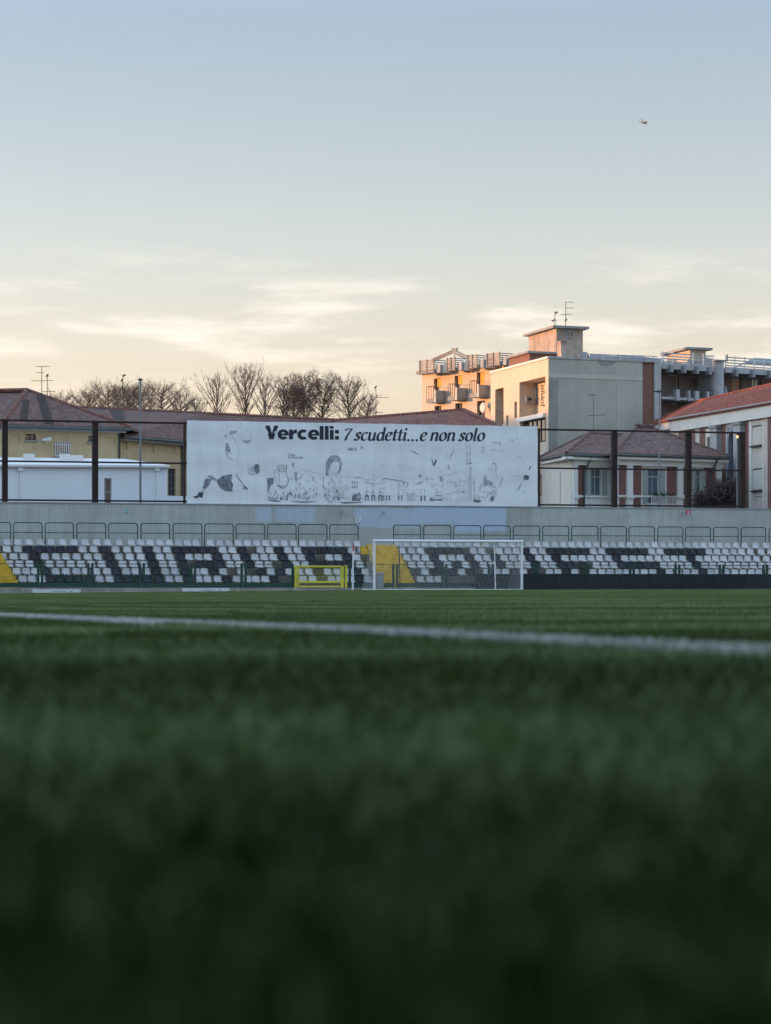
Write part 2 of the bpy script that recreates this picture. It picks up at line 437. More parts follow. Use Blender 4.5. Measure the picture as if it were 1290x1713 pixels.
def window(W, root, r, dp=.2, fm='trim', gm='glass', mull=1, trans=0, fw=.07, sill=None, surround=None, name='window'):
    """frame with bars set in an opening of depth dp, pane behind the frame"""
    a, b, z0, z1 = r
    e = .006
    a, b, z0, z1 = a + e, b - e, z0 + e, z1 - e
    mb = MB(); d0, d1 = -dp + .03, -dp + .10
    W.box(mb, (a, a + fw, z0, z1), d0, d1); W.box(mb, (b - fw, b, z0, z1), d0, d1)
    W.box(mb, (a + fw, b - fw, z1 - fw, z1), d0, d1); W.box(mb, (a + fw, b - fw, z0, z0 + fw), d0, d1)
    for k in range(mull):
        c = a + (b - a) * (k + 1) / (mull + 1)
        W.box(mb, (c - fw / 2, c + fw / 2, z0 + fw, z1 - fw), d0, d1 - .004)
    for k in range(trans):
        c = z0 + (z1 - z0) * (k + 1) / (trans + 1)
        W.box(mb, (a + fw, b - fw, c - fw / 2, c + fw / 2), d0, d1 - .008)
    o = mb.build(name, fm, root)
    g = MB(); W.box(g, (a + fw * .5, b - fw * .5, z0 + fw * .5, z1 - fw * .5), d0 + .01, d0 + .03); g.build('pane', gm, o)
    if sill:
        sb = MB(); W.box(sb, (a - .08, b + .08, z0 - .1, z0 - .012), .004, .14); sb.build('sill', sill, o)
    if surround:
        w = .14; sb = MB()
        W.box(sb, (a - w, a - .01, z0 - .01, z1 + w), .004, .05); W.box(sb, (b + .01, b + w, z0 - .01, z1 + w), .004, .05); W.box(sb, (a - .01, b + .01, z1 + .01, z1 + w), .004, .046)
        sb.build('surround', surround, o)
    return o

def roof_poly(mb, *faces):
    for f in faces: mb.quad(*f)

def solid_roof(faces, th=.14):
    """roof planes given thickness"""
    mb = MB()
    for f in faces:
        f = [Vector(p) for p in f]
        n = (f[1] - f[0]).cross(f[2] - f[0]).normalized()
        if n.z < 0: n = -n
        g = [p - Vector((0, 0, th)) for p in f]
        mb.quad(*f); mb.quad(*reversed(g))
        for i in range(len(f)):
            j = (i + 1) % len(f)
            mb.quad(f[i], f[j], g[j], g[i])
    return mb

rng = random.Random(7)

# ------------------------------------------------------------------ ground and pitch
def zf(x):
    """cross-fall of the pitch: drains towards the left touchline"""
    if x < 0: return max(-0.22, .0088 * x)
    return min(0.05, .0022 * x)
g = MB(); g.quad((-2500, -1500, -.42), (2500, -1500, -.42), (2500, 4500, -.42), (-2500, 4500, -.42))
structure(g.build('ground', 'paving'))

def turf_material(name, blade):
    m = bpy.data.materials.new(name); m.use_nodes = True
    n, l = m.node_tree.nodes, m.node_tree.links
    b = n['Principled BSDF']
    b.inputs['Roughness'].default_value = .55 if blade else .95
    b.inputs['Specular IOR Level'].default_value = .22 if blade else .1
    ge = n.new('ShaderNodeNewGeometry')
    mp = n.new('ShaderNodeMapping'); mp.inputs['Scale'].default_value = (1, 1, 0); l.new(ge.outputs['Position'], mp.inputs[0])
    n1_ = n.new('ShaderNodeTexNoise'); n1_.inputs['Scale'].default_value = 1.1; n1_.inputs['Detail'].default_value = 3
    n2_ = n.new('ShaderNodeTexNoise'); n2_.inputs['Scale'].default_value = 9.0; n2_.inputs['Detail'].default_value = 3
    n3_ = n.new('ShaderNodeTexNoise'); n3_.inputs['Scale'].default_value = .16; n3_.inputs['Detail'].default_value = 3
    mpw = n.new('ShaderNodeMapping'); mpw.inputs['Scale'].default_value = (.38, 1, 0); l.new(ge.outputs['Position'], mpw.inputs[0])
    for q in (n2_, n3_): l.new(mp.outputs[0], q.inputs['Vector'])
    l.new(mpw.outputs[0], n1_.inputs['Vector'])
    def ramp(src, c0, c1, p0=.35, p1=.65):
        r = n.new('ShaderNodeValToRGB'); r.color_ramp.elements[0].position = p0; r.color_ramp.elements[1].position = p1
        r.color_ramp.elements[0].color = (*c0, 1); r.color_ramp.elements[1].color = (*c1, 1); l.new(src, r.inputs[0]); return r.outputs[0]
    # brushed nap: broad bands across the pitch, broken up by noise
    sy = n.new('ShaderNodeSeparateXYZ'); l.new(ge.outputs['Position'], sy.inputs[0])
    def mt(op, a, b_, c_=None):
        q = n.new('ShaderNodeMath'); q.operation = op
        for i, x in enumerate((a, b_, c_)):
            if x is None: continue
            if isinstance(x, (int, float)): q.inputs[i].default_value = x
            else: l.new(x, q.inputs[i])
        return q.outputs[0]
    ph = mt('ADD', mt('MULTIPLY', mt('SUBTRACT', sy.outputs['Y'], 1.45), 2 * math.pi / 2.1), mt('MULTIPLY', mt('SUBTRACT', n3_.outputs['Fac'], .5), 9.0))
    nap = mt('MULTIPLY_ADD', mt('COSINE', ph, 0.0), .10, n1_.outputs['Fac'])
    c1 = ramp(nap, (.070, .110, .014), (.250, .338, .140), .43, .73)
    c2 = ramp(n2_.outputs['Fac'], (.72, .76, .68), (1.2, 1.2, 1.25))
    c3 = ramp(n3_.outputs['Fac'], (.85, .88, .82), (1.12, 1.1, 1.12))
    def mul(x, y):
        q = n.new('ShaderNodeMix'); q.data_type = 'RGBA'; q.blend_type = 'MULTIPLY'; q.inputs['Factor'].default_value = 1
        l.new(x, q.inputs[6]); l.new(y, q.inputs[7]); return q.outputs[2]
    c = mul(mul(c1, c2), c3)
    l.new(c, b.inputs['Base Color'])
    if blade:
        b.inputs['Subsurface Weight'].default_value = 0
    return m
M['blade'] = turf_material('turf_blade', True)
M['turf'] = mat('turf_infill', (0.030, 0.042, 0.022), .95, var=.3, scale=3)
M['line_white'] = mat('pitch_line_white', (0.62, 0.62, 0.58), .8, var=.15, scale=9)

pitch = MB()
cols = [-60, -40, -25, -18, -12, -8, -4, -2, 0, 2, 4, 8, 14, 23, 40, 60]
def Yend(x, v=4.9):
    p = O0 + N * v
    return p.y + .30 * (x - p.x)
ys = [-12, 0, 12, 40, 80, 110]
for i in range(len(cols) - 1):
    x0, x1 = cols[i], cols[i + 1]
    for j in range(len(ys)):
        a0 = ys[j]; b0 = ys[j + 1] if j + 1 < len(ys) else None
        y10, y11 = (b0, b0) if b0 is not None else (Yend(x0), Yend(x1))
        pitch.quad((x0, a0, zf(x0) - .022), (x1, a0, zf(x1) - .022), (x1, y11, zf(x1) - .022), (x0, y10, zf(x0) - .022))
structure(pitch.build('pitch', 'turf'))

# turf blades: one patch of synthetic grass instanced over the part of the pitch near the camera
def grass_patch(name, nbl, size, hmin, hmax, wid, m, seed):
    r = random.Random(seed); v = []; f = []
    for _ in range(nbl):
        x, y = r.uniform(-size / 2, size / 2), r.uniform(-size / 2, size / 2)
        h = r.uniform(hmin, hmax); a = r.uniform(0, 2 * math.pi); w = wid * r.uniform(.7, 1.3)
        b = r.gauss(0, .35) * h; bd = r.uniform(0, 2 * math.pi)
        ex, ey = math.cos(a) * w / 2, math.sin(a) * w / 2
        lx, ly = math.cos(bd) * b, math.sin(bd) * b
        k = len(v)
        v += [(x - ex, y - ey, 0), (x + ex, y + ey, 0), (x + ex * .8 + lx * .45, y + ey * .8 + ly * .45, h * .62), (x - ex * .8 + lx * .45, y - ey * .8 + ly * .45, h * .62), (x + lx * 1.3, y + ly * 1.3, h)]
        f += [(k, k + 1, k + 2, k + 3), (k + 3, k + 2, k + 4)]
    me = bpy.data.meshes.new(name); me.from_pydata(v, [], f); me.materials.append(M[m])
    return me
patch_me = grass_patch('turf_patch', 30000, 1.0, .016, .034, .0028, 'blade', 3)
patch_ob = bpy.data.objects.new('turf_patch', patch_me)      # instanced only, never linked

# the oblique line painted on the turf in front of the camera
def gnd(px, py):
    Z = (CAMZ - .012) * F / (py - HY)      # seen on the blade tips, 12 mm above the datum
    return Vector(((px - CX) / F * Z, Z, 0))
Lp, Lq = gnd(0, 1021.5), gnd(1290, 1083.5)
Ld = (Lq - Lp).normalized(); Ln = Vector((-Ld.y, Ld.x, 0))
def line_dist(x, y):
    return abs((Vector((x, y, 0)) - Lp).dot(Ln))

pts = []
rg = random.Random(11)
Z = -.6
while Z < Yend(0, -.5) + .3 * 20:
    half = .140 * max(Z, 0) + 3.2
    nx = int(half) + 1
    for i in range(-nx, nx + 1):
        if Z > Yend(i, 3.6): continue
        pts.append((i * 1.0, Z, zf(i) - .021, rg.randrange(4) * math.pi / 2))
    Z += 1.0
gm = bpy.data.meshes.new('turf_grass')
gm.from_pydata([p[:3] for p in pts], [], [])
att = gm.attributes.new('yaw', 'FLOAT', 'POINT')
for i, p in enumerate(pts): att.data[i].value = p[3]
gm.materials.append(M['blade'])
turf_o = bpy.data.objects.new('turf_grass', gm); COL.objects.link(turf_o)
tag(turf_o, 'short synthetic green grass blades covering the football pitch', 'grass', kind='stuff')
ng = bpy.data.node_groups.new('turf_scatter', 'GeometryNodeTree')
ng.interface.new_socket('Geometry', in_out='INPUT', socket_type='NodeSocketGeometry')
ng.interface.new_socket('Geometry', in_out='OUTPUT', socket_type='NodeSocketGeometry')
gi, go = ng.nodes.new('NodeGroupInput'), ng.nodes.new('NodeGroupOutput')
oi = ng.nodes.new('GeometryNodeObjectInfo'); oi.inputs['Object'].default_value = patch_ob; oi.inputs['As Instance'].default_value = True
ip = ng.nodes.new('GeometryNodeInstanceOnPoints')
na = ng.nodes.new('GeometryNodeInputNamedAttribute'); na.data_type = 'FLOAT'; na.inputs['Name'].default_value = 'yaw'
cx = ng.nodes.new('ShaderNodeCombineXYZ')
ng.links.new(gi.outputs[0], ip.inputs['Points']); ng.links.new(oi.outputs['Geometry'], ip.inputs['Instance'])
ng.links.new(na.outputs['Attribute'], cx.inputs[2]); ng.links.new(cx.outputs[0], ip.inputs['Rotation'])
ng.links.new(ip.outputs[0], go.inputs[0])
md = turf_o.modifiers.new('scatter', 'NODES'); md.node_group = ng

# painted line: white blades in a strip, plus the painted backing
lb = MB(); rl = random.Random(5)
Lstart, Lend = -9.0, (Lq - Lp).length + 2.5
t = Lstart
HW = .028
nb = int((Lend - Lstart) * 2 * HW * 26000)
for _ in range(nb):
    c = Lp + Ld * rl.uniform(Lstart, Lend) + Ln * rl.uniform(-HW, HW) * rl.uniform(.85, 1.08)
    z0 = zf(c.x) - .020; h = rl.uniform(.026, .037); a = rl.uniform(0, math.pi); w = .0026
    ex, ey = math.cos(a) * w / 2, math.sin(a) * w / 2; lx, ly = rl.gauss(0, .006), rl.gauss(0, .006)
    k = len(lb.v)
    lb.v += [(c.x - ex, c.y - ey, z0), (c.x + ex, c.y + ey, z0), (c.x + ex + lx, c.y + ey + ly, z0 + h), (c.x - ex + lx, c.y - ey + ly, z0 + h)]
    lb.f.append((k, k + 1, k + 2, k + 3))
lo = lb.build('painted_line', 'line_white', fix=False)
lo['kind'] = 'structure'
# far markings: goal line and goal area line in front of the goal
gl = SB()
def mark(u0, u1, v, w=.12, zoff=.006):
    nseg = max(2, int(abs(u1 - u0) / 2))
    for i in range(nseg):
        a, b = u0 + (u1 - u0) * i / nseg, u0 + (u1 - u0) * (i + 1) / nseg
        q = [S(a, v - w / 2, 0), S(b, v - w / 2, 0), S(b, v + w / 2, 0), S(a, v + w / 2, 0)]
        gl.quad(*[(p.x, p.y, zf(p.x) + zoff - .012) for p in q])
mark(-24, 27, 0)
mark(14.5, 24, -3.5, .14, .012)
mark(-16.5, -11, -6, .12, .01)
structure(gl.build('goal_line', 'line_white'))

# ------------------------------------------------------------------ grandstand (terrace, stairs, kerb)
ULo, UHi = u_px(-60, 8), u_px(1360, 8)
V0 = 5.9            # front of the first terrace step
RISE, TREAD, L0 = .367, .80, .34
stand = thing('grandstand', 'low concrete terrace behind the goal carrying rows of white and navy seats', 'grandstand', S(0, 9, -.2))
st_gap = (u_px(612, 8.2), u_px(658, 8.2))
for r in range(6):
    b = SB(); b.sbox(ULo, UHi, V0 + TREAD * r, V0 + TREAD * (r + 1) + (0 if r < 5 else 1.9), -.3, L0 + RISE * r)
    b.build('terrace_step', 'concrete', stand)
kb = SB(); kb.sbox(ULo, UHi, 4.4, 5.2, -.4, .105)
structure(kb.build('kerb', 'kerb'))
pv = SB(); pv.sbox(ULo, UHi, 5.2, V0, -.4, .06)
structure(pv.build('path', 'kerb'))

def stairs(px_top0, px_top1, name, rows, extra=''):
    """yellow painted flight: narrow steps lying on the terrace, two per seat row"""
    fl = None
    root = SB()
    for k in range(rows * 2):
        v0 = V0 - .45 + TREAD * .5 * k; z1 = .10 + RISE * .5 * (k + 1)
        s = SB()
        a, b = u_px(px_top0[0] + (px_top0[1] - px_top0[0]) * k / (rows * 2), v0), u_px(px_top1[0] + (px_top1[1] - px_top1[0]) * k / (rows * 2), v0)
        s.sbox(a, b, v0 + .001 * k, v0 + TREAD * .5 + .02, z1 - .45, z1 + .03)
        if fl is None:
            fl = s.build(name, 'yellow', stand)
        else:
            s.build('step', 'yellow', fl)
    return fl
f1 = stairs((640, 613), (697, 660), 'stair_flight', 6)
f2 = stairs((-60, -90), (34, -12), 'stair_flight', 6)
# rounded yellow side guard at the head of the centre stairs
sg = SB(); vv = V0 + TREAD * 4.1
ua, ub = u_px(605, vv), u_px(619, vv)
zt, zb = z_px(612, 913, vv), z_px(612, 937, vv)
arc = [(ua + (ub - ua) * math.sin(t_ * math.pi / 2 / 8), zb + (zt - zb) * math.cos(t_ * math.pi / 2 / 8)) for t_ in range(9)]
for (p, q) in zip(arc, arc[1:]):
    sg.hexa([S(ua, vv, q[1]), S(q[0], vv, q[1]), S(q[0], vv + .25, q[1]), S(ua, vv + .25, q[1]), S(ua, vv, p[1]), S(p[0] + .002, vv, p[1]), S(p[0] + .002, vv + .25, p[1]), S(ua, vv + .25, p[1])])
sg.build('side_guard', 'yellow', stand)

# ------------------------------------------------------------------ seats
def seat_mesh(name, m):
    bm = bmesh.new()
    prof = [(-.355, .035, .92), (-.345, .075, .96), (-.22, .062, 1.0), (-.08, .060, 1.0), (-.02, .085, 1.0), (.005, .16, .98), (.02, .26, .94), (.028, .335, .88), (.030, .365, .70)]
    W2 = .218; nx = 6; rows = []
    for (y, z, w) in prof:
        row = []
        for i in range(nx + 1):
            x = (i / nx * 2 - 1)
            dish = .018 * x * x if z < .1 else 0
            yb = -.03 * x * x if z > .1 else 0
            row.append(bm.verts.new((x * W2 * w, y + yb, z + dish)))
        rows.append(row)
    for a, b in zip(rows, rows[1:]):
        for i in range(nx): bm.faces.new((a[i], a[i + 1], b[i + 1], b[i]))
    r = bmesh.ops.solidify(bm, geom=bm.faces[:], thickness=.022)
    bmesh.ops.recalc_face_normals(bm, faces=bm.faces)
    # fixing foot
    for sx in (-.09, .09):
        r = bmesh.ops.create_cube(bm, size=1)
        for v in r['verts']: v.co = Vector((v.co.x * .05 + sx, v.co.y * .2 - .16, v.co.z * .05 + .025))
    me = bpy.data.meshes.new(name); bm.to_mesh(me); bm.free()
    me.materials.append(M[m])
    for p in me.polygons: p.use_smooth = len(p.vertices) == 4
    return me
SW, SN = seat_mesh('white_seat', 'seat_white'), seat_mesh('navy_seat', 'seat_navy')
# seat centres read from the photograph, per row (top row first), in four crops: origin column and scale 3.909
A_, B_, C_, D_ = 0, 320, 640, 960
W_ROWS = [
 {A_: [-25, 50, 122, 195, 268, 340, 414, 488, 562, 637, 708, 785, 862, 925, 987, 1050, 1110, 1170, 1228], B_: [35, 128, 190, 250, 312, 372, 432, 490, 552, 612, 672, 733, 792, 850, 910, 968, 1028, 1088],
  C_: [105, 160, 220, 278, 335, 393, 450, 508, 563, 620, 678, 790, 848, 903, 960, 1015, 1072, 1128, 1185, 1240], D_: [42, 97, 150, 207, 260, 315, 370, 424, 478, 532, 586, 640, 694, 748, 800, 852, 906, 958, 1010, 1064, 1122, 1192, 1262, 1325]},
 {A_: [-22, 48, 120, 545, 617, 760, 835, 907, 1030, 1095], B_: [210, 272, 455, 515, 635, 697, 1053, 1113], C_: [130, 193, 250, 597, 652, 765, 823, 877, 990, 1047], D_: [130, 185, 513, 567, 887, 940, 995, 1047, 1100, 1158, 1228, 1290]},
 {A_: [20, 93, 160, 297, 370, 435, 505, 577, 643, 782, 853, 925, 1050, 1115, 1240], B_: [-10, 50, 110, 233, 297, 420, 480, 540, 662, 722, 905, 963, 1085], C_: [162, 222, 283, 397, 455, 512, 628, 685, 798, 855, 912, 1025, 1083, 1195], D_: [5, 58, 115, 170, 228, 335, 390, 443, 498, 553, 607, 660, 715, 823, 878, 930, 982, 1036, 1088, 1140, 1198, 1262, 1320]},
 {A_: [65, 130, 197, 328, 397, 465, 533, 600, 668, 805, 875, 943, 1070, 1132], B_: [258, 318, 447, 507, 688, 748, 1105], C_: [195, 255, 313, 430, 547, 663, 720, 833, 890, 948, 1060, 1115], D_: [150, 205, 262, 590, 642, 697, 752, 860, 912, 966, 1018, 1070, 1122, 1176, 1232, 1285]},
 {A_: [112, 175, 235, 368, 435, 503, 565, 632, 703, 828, 890, 960, 1085, 1147], B_: [35, 88, 212, 330, 523, 645, 710, 772, 895, 957, 1040, 1140], C_: [280, 520, 685, 752, 808, 925, 1095, 1150, 1262], D_: [15, 130, 187, 242, 298, 350, 405, 465, 520, 628, 685, 740, 795, 900, 945, 1000, 1056, 1110, 1165, 1215, 1280]},
 {A_: [152, 212, 275, 655, 720, 1110, 1172], B_: [50, 110, 175, 300, 370, 425, 487, 735, 797, 920, 975, 1045, 1155], C_: [252, 312, 367]},
]
N_ROWS = [
 {},
 {A_: [185, 257, 328, 398, 470, 683, 970, 1160, 1215, 1275], B_: [80, 140, 335, 575, 750, 812, 872, 930, 990], C_: [320, 380, 440, 500, 940, 1105, 1160, 1215], D_: [20, 75, 240, 295, 350, 405, 455, 622, 675, 728, 780, 832]},
 {A_: [230, 715, 985, 1185], B_: [175, 357, 600, 785, 1025], C_: [340, 570, 740, 970, 1140], D_: [280, 770]},
 {A_: [255, 735, 1005, 1200], B_: [-10, 60, 125, 190, 385, 625, 800, 860, 920, 975, 1035], C_: [370, 490, 605, 775, 1005, 1175, 1230], D_: [5, 60, 320, 375, 430, 485, 535, 805]},
 {A_: [300, 765, 1020, 1215], B_: [150, 460, 585, 835, 1090], C_: [345, 400, 460, 580, 865, 985, 1205], D_: [75, 575, 850]},
 {A_: [330, 395, 455, 515, 590, 780, 845, 910, 970, 1040, 1230], B_: [235, 545, 1105], C_: []},
]
ROWN = ['top row', 'second row from the top', 'third row from the top', 'fourth row from the top', 'fifth row from the top', 'front row']
seats = []
for colr, rows in (('white', W_ROWS), ('navy', N_ROWS)):
    for ri, d in enumerate(rows):
        lvl = 5 - ri
        v = V0 + TREAD * lvl + .52
        xs = sorted(c0 + x / 3.909 for c0, l in d.items() for x in l)
        keep = []
        for x in xs:
            if not keep or x - keep[-1] > 11: keep.append(x)
        for j, x in enumerate(keep):
            seats.append((colr, ri, j + 1, u_px(x - 1.0, v), v, L0 + RISE * lvl, x))
nw = 0
white = sorted([s for s in seats if s[0] == 'white'], key=lambda s: s[6])
keepw = set(id(s) for s in white[:296])
rest = []
rs = random.Random(4)
for s in seats:
    colr, ri, j, u, v, z, x = s
    M4 = Matrix.Translation(S(u, v, z + .002)) @ Matrix.Rotation(TH + rs.gauss(0, .02), 4, 'Z')
    if colr == 'white' and id(s) not in keepw:
        rest.append(M4); continue
    o = bpy.data.objects.new(f'{colr}_stadium_chair', (SW if colr == 'white' else SN).copy())
    COL.objects.link(o); o.matrix_world = M4
    tag(o, f'{colr} plastic stadium seat, {ROWN[ri]}, {ordn(j)} {colr} one from the left edge', 'seat', f'{colr} seats on the terrace')
if rest:
    mv, mf = [], []
    base_v = [v.co.copy() for v in SW.vertices]; base_f = [tuple(p.vertices) for p in SW.polygons]
    for M4 in rest:
        k = len(mv); mv += [tuple(M4 @ c) for c in base_v]; mf += [tuple(k + i for i in f) for f in base_f]
    me = bpy.data.meshes.new('white_seats'); me.from_pydata(mv, [], mf); me.materials.append(M['seat_white'])
    for p in me.polygons: p.use_smooth = True
    o = bpy.data.objects.new('white_seats', me); COL.objects.link(o)
    tag(o, 'further white plastic seats at the far right end of the terrace', 'seats', kind='stuff')

# ------------------------------------------------------------------ green tubular barriers behind the top row
VB = V0 + TREAD * 6 + .45
ZD = L0 + RISE * 5
def barrier(px0, px1, label):
    u0, u1 = u_px(px0, VB), u_px(px1, VB)
    t = thing('tube_barrier', label, 'barrier', S((u0 + u1) / 2, VB, ZD), 'green tube barriers behind the top row')
    zt, zm, r = 3.35, 2.86, .028
    b = SB(); c = .12
    P = [(u0, ZD), (u0, zt - c), (u0 + c * .3, zt - c * .3), (u0 + c, zt), (u1 - c, zt), (u1 - c * .3, zt - c * .3), (u1, zt - c), (u1, ZD)]
    for a, q in zip(P, P[1:]): b.stube((a[0], VB, a[1]), (q[0], VB, q[1]), r)
    b.build('frame', 'green_metal', t)
    b = SB(); b.stube((u0 + r, VB, zm), (u1 - r, VB, zm), r * .8); b.build('cross_rail', 'green_metal', t)
bl = [(-31, 18), (23, 70.5), (75.7, 123), (128.7, 177), (182, 230), (236, 284), (289.6, 338), (342.5, 390.5), (395, 443), (447.6, 495.5), (499.6, 547), (551.8, 599)]
br_ = [(658.4, 704), (709, 754.5), (759.2, 804.5), (809.3, 853.8), (858.7, 903), (908, 951.5), (956.4, 1000.5), (1005, 1048), (1052.3, 1095), (1100.4, 1142.5), (1147, 1188.7), (1193.5, 1235), (1240, 1281), (1286.7, 1328)]
for i, (a, b) in enumerate(bl): barrier(a, b, f'green tube barrier left of the stair gap, {ordn(len(bl) - i)} from the gap')
for i, (a, b) in enumerate(br_): barrier(a, b, f'green tube barrier right of the stair gap, {ordn(i + 1)} from the gap')

# ------------------------------------------------------------------ corrugated rear wall
VW = 12.6
def wall_material():
    m = mat('corrugated_sheet', (0.45, 0.475, 0.445), .6, scale=.6, col2=(0.53, 0.555, 0.52), detail=6, stretch=(1, 1, 3), streak=.14, tone=.10)
    n, l = m.node_tree.nodes, m.node_tree.links
    b = n['Principled BSDF']; src = b.inputs['Base Color'].links[0].from_socket
    ge = n.new('ShaderNodeNewGeometry')
    sb = n.new('ShaderNodeVectorMath'); sb.operation = 'SUBTRACT'; sb.inputs[1].default_value = tuple(O0); l.new(ge.outputs['Position'], sb.inputs[0])
    dt = n.new('ShaderNodeVectorMath'); dt.operation = 'DOT_PRODUCT'; dt.inputs[1].default_value = tuple(E); l.new(sb.outputs[0], dt.inputs[0])
    sp = n.new('ShaderNodeSeparateXYZ'); l.new(ge.outputs['Position'], sp.inputs[0])
    nz = n.new('ShaderNodeTexNoise'); nz.inputs['Scale'].default_value = 1.4; nz.inputs['Detail'].default_value = 4; l.new(ge.outputs['Position'], nz.inputs['Vector'])
    def mth(op, a, b_):
        q = n.new('ShaderNodeMath'); q.operation = op
        for i, x in enumerate((a, b_)):
            if isinstance(x, (int, float)): q.inputs[i].default_value = x
            else: l.new(x, q.inputs[i])
        return q.outputs[0]
    wob = mth('MULTIPLY', mth('SUBTRACT', nz.outputs['Fac'], .5), .25)
    tot = None
    for (p0, p1, y0, y1, w) in ((428, 453, 849, 873, .8), (461, 527, 850, 873, .7), (593, 700, 850, 882, .75), (690, 765, 846, 876, .85), (760, 846, 846, 889, .9)):
        u0, u1 = u_px(p0, VW), u_px(p1, VW); z1, z0 = z_px((p0 + p1) / 2, y0, VW), z_px((p0 + p1) / 2, y1, VW)
        def edge(x, c, s):
            q = n.new('ShaderNodeMapRange'); q.interpolation_type = 'SMOOTHSTEP'
            l.new(x, q.inputs['Value']); q.inputs['From Min'].default_value = c - .08 * s; q.inputs['From Max'].default_value = c + .08 * s
            return q.outputs[0]
        uu, zz = mth('ADD', dt.outputs['Value'], wob), mth('ADD', sp.outputs['Z'], wob)
        k = mth('MULTIPLY', mth('MULTIPLY', edge(uu, u0, 1), edge(uu, u1, -1)), mth('MULTIPLY', edge(zz, z0, 1), edge(zz, z1, -1)))
        k = mth('MULTIPLY', k, w)
        tot = k if tot is None else mth('MAXIMUM', tot, k)
    mx = n.new('ShaderNodeMix'); mx.data_type = 'RGBA'; l.new(tot, mx.inputs['Factor']); l.new(src, mx.inputs[6]); mx.inputs[7].default_value = (.50, .59, .70, 1)
    l.new(mx.outputs[2], b.inputs['Base Color'])
    return m
M['corrugated'] = wall_material()
rw = thing('corrugated_wall', 'pale grey corrugated metal wall closing the back of the terrace', 'wall', S(0, VW, ZD))
ZWT = 4.36
u = u_px(-70, VW); uend = u_px(1370, VW); pitch_r = .115
k = 0
while u < uend:
    ue = min(u + pitch_r * 24, uend)
    m_ = SB(); x = u; P = []
    while x < ue - 1e-6:
        P += [(x, 0), (x + pitch_r * .45, 0), (x + pitch_r * .58, -.035), (x + pitch_r * .87, -.035)]
        x += pitch_r
    P.append((x, 0))
    for a, b in zip(P, P[1:]):
        m_.quad(S(a[0], VW + a[1], 1.5), S(b[0], VW + b[1], 1.5), S(b[0], VW + b[1], ZWT), S(a[0], VW + a[1], ZWT))
    m_.sbox(u, ue - .004, VW + .01, VW + .04, 1.5, ZWT - .003)
    m_.build('sheet_panel', 'corrugated', rw)
    u = ue; k += 1
cp = SB(); cp.sbox(u_px(-70, VW), uend, VW - .06, VW + .10, ZWT + .002, ZWT + .06); cp.build('coping', 'grey_metal', rw)

# ------------------------------------------------------------------ steel frame with banner above the wall
VF = VW + .18
fr = thing('steel_frame', 'dark rusty steel frame of posts and rails rising above the corrugated wall', 'frame', S(0, VF, 0))
def fpost(px, wpx, z1=8.58, z0=-.3):
    w = wpx / F * 146
    b = SB(); u = u_px(px, VF); b.sbox(u - w / 2, u + w / 2, VF, VF + .28, z0, z1); b.build('post', 'steel_dark', fr)
for px, w in ((-140, 8.5), (9, 8.5), (160, 9), (309.5, 2.6), (430, 8), (560, 8), (690, 8), (820, 8), (902.5, 2.6), (1029, 9), (1153, 9.6), (1243, 9.6)): fpost(px, w)
for (a, b_) in ((-140, 309), (309, 902), (902, 1243)):
    for zc, h in ((8.52, .10), (6.47, .09), (4.52, .09)):
        b = SB(); e = .02 if zc > 8 else .03
        b.sbox(u_px(a, VF) + .001, u_px(b_, VF) - .001, VF - .05, VF - .003, zc - h / 2, zc + h / 2); b.build('rail', 'steel_dark', fr)

VBN = VF - .16
BU0, BU1, BZ0, BZ1 = u_px(313, VBN), u_px(899.5, VBN), 4.335, 8.68
def cloth_w(u, z):
    a, c = (u - BU0) / (BU1 - BU0), (z - BZ0) / (BZ1 - BZ0)
    return .016 * math.sin(a * 37 + c * 2.2) + .012 * math.sin(a * 17 - c * 7) + .012 * math.sin(c * 19 + a * 3) + .02 * math.sin(a * 71 + 4 * c) * max(0, 1 - 5 * c) + .02 * math.sin(a * 57 - 3 * c) * max(0, 5 * c - 4)
def BP(px, py, off=0.0):
    u, z = u_px(px, VBN), z_px(px, py, VBN)
    return S(u, VBN + cloth_w(u, z) - off * .35, z)
M['banner'] = mat('banner_cloth', (0.72, 0.74, 0.755), .75, scale=.9, col2=(0.79, 0.80, 0.81), detail=7, stretch=(1, 1, 3.2), bump=.25, bscale=2.0, streak=.08)
bn = thing('banner', 'long white printed banner with black lettering and grey sketches on steel frame', 'banner', S(u_px(606, VBN), VBN, 4.3))
u0, u1 = u_px(313, VBN), u_px(899.5, VBN); z0, z1 = 4.335, 8.68
cb = MB(); nu, nz = 220, 36
for i in range(nu + 1):
    for j in range(nz + 1):
        a, c = i / nu, j / nz
        w = cloth_w(u0 + (u1 - u0) * a, z0 + (z1 - z0) * c)
        sag = -.02 * abs(math.sin(a * math.pi * 7)) if j == nz else 0
        sag2 = .025 * math.sin(a * math.pi * 9) * math.sin(a * 23) if j == 0 else 0
        cb.v.append(tuple(S(u0 + (u1 - u0) * a, VBN + w, z0 + (z1 - z0) * c + sag + sag2)))
for i in range(nu):
    for j in range(nz):
        k = i * (nz + 1) + j
        cb.f.append((k, k + nz + 1, k + nz + 2, k + 1))
nv = len(cb.v)
cb.v += [tuple(Vector(v) + N * .012) for v in cb.v[:nv]]
cb.f += [tuple(nv + i for i in reversed(f)) for f in cb.f[:]]
ob = cb.build('cloth', 'banner', bn, smooth=True, fix=False)

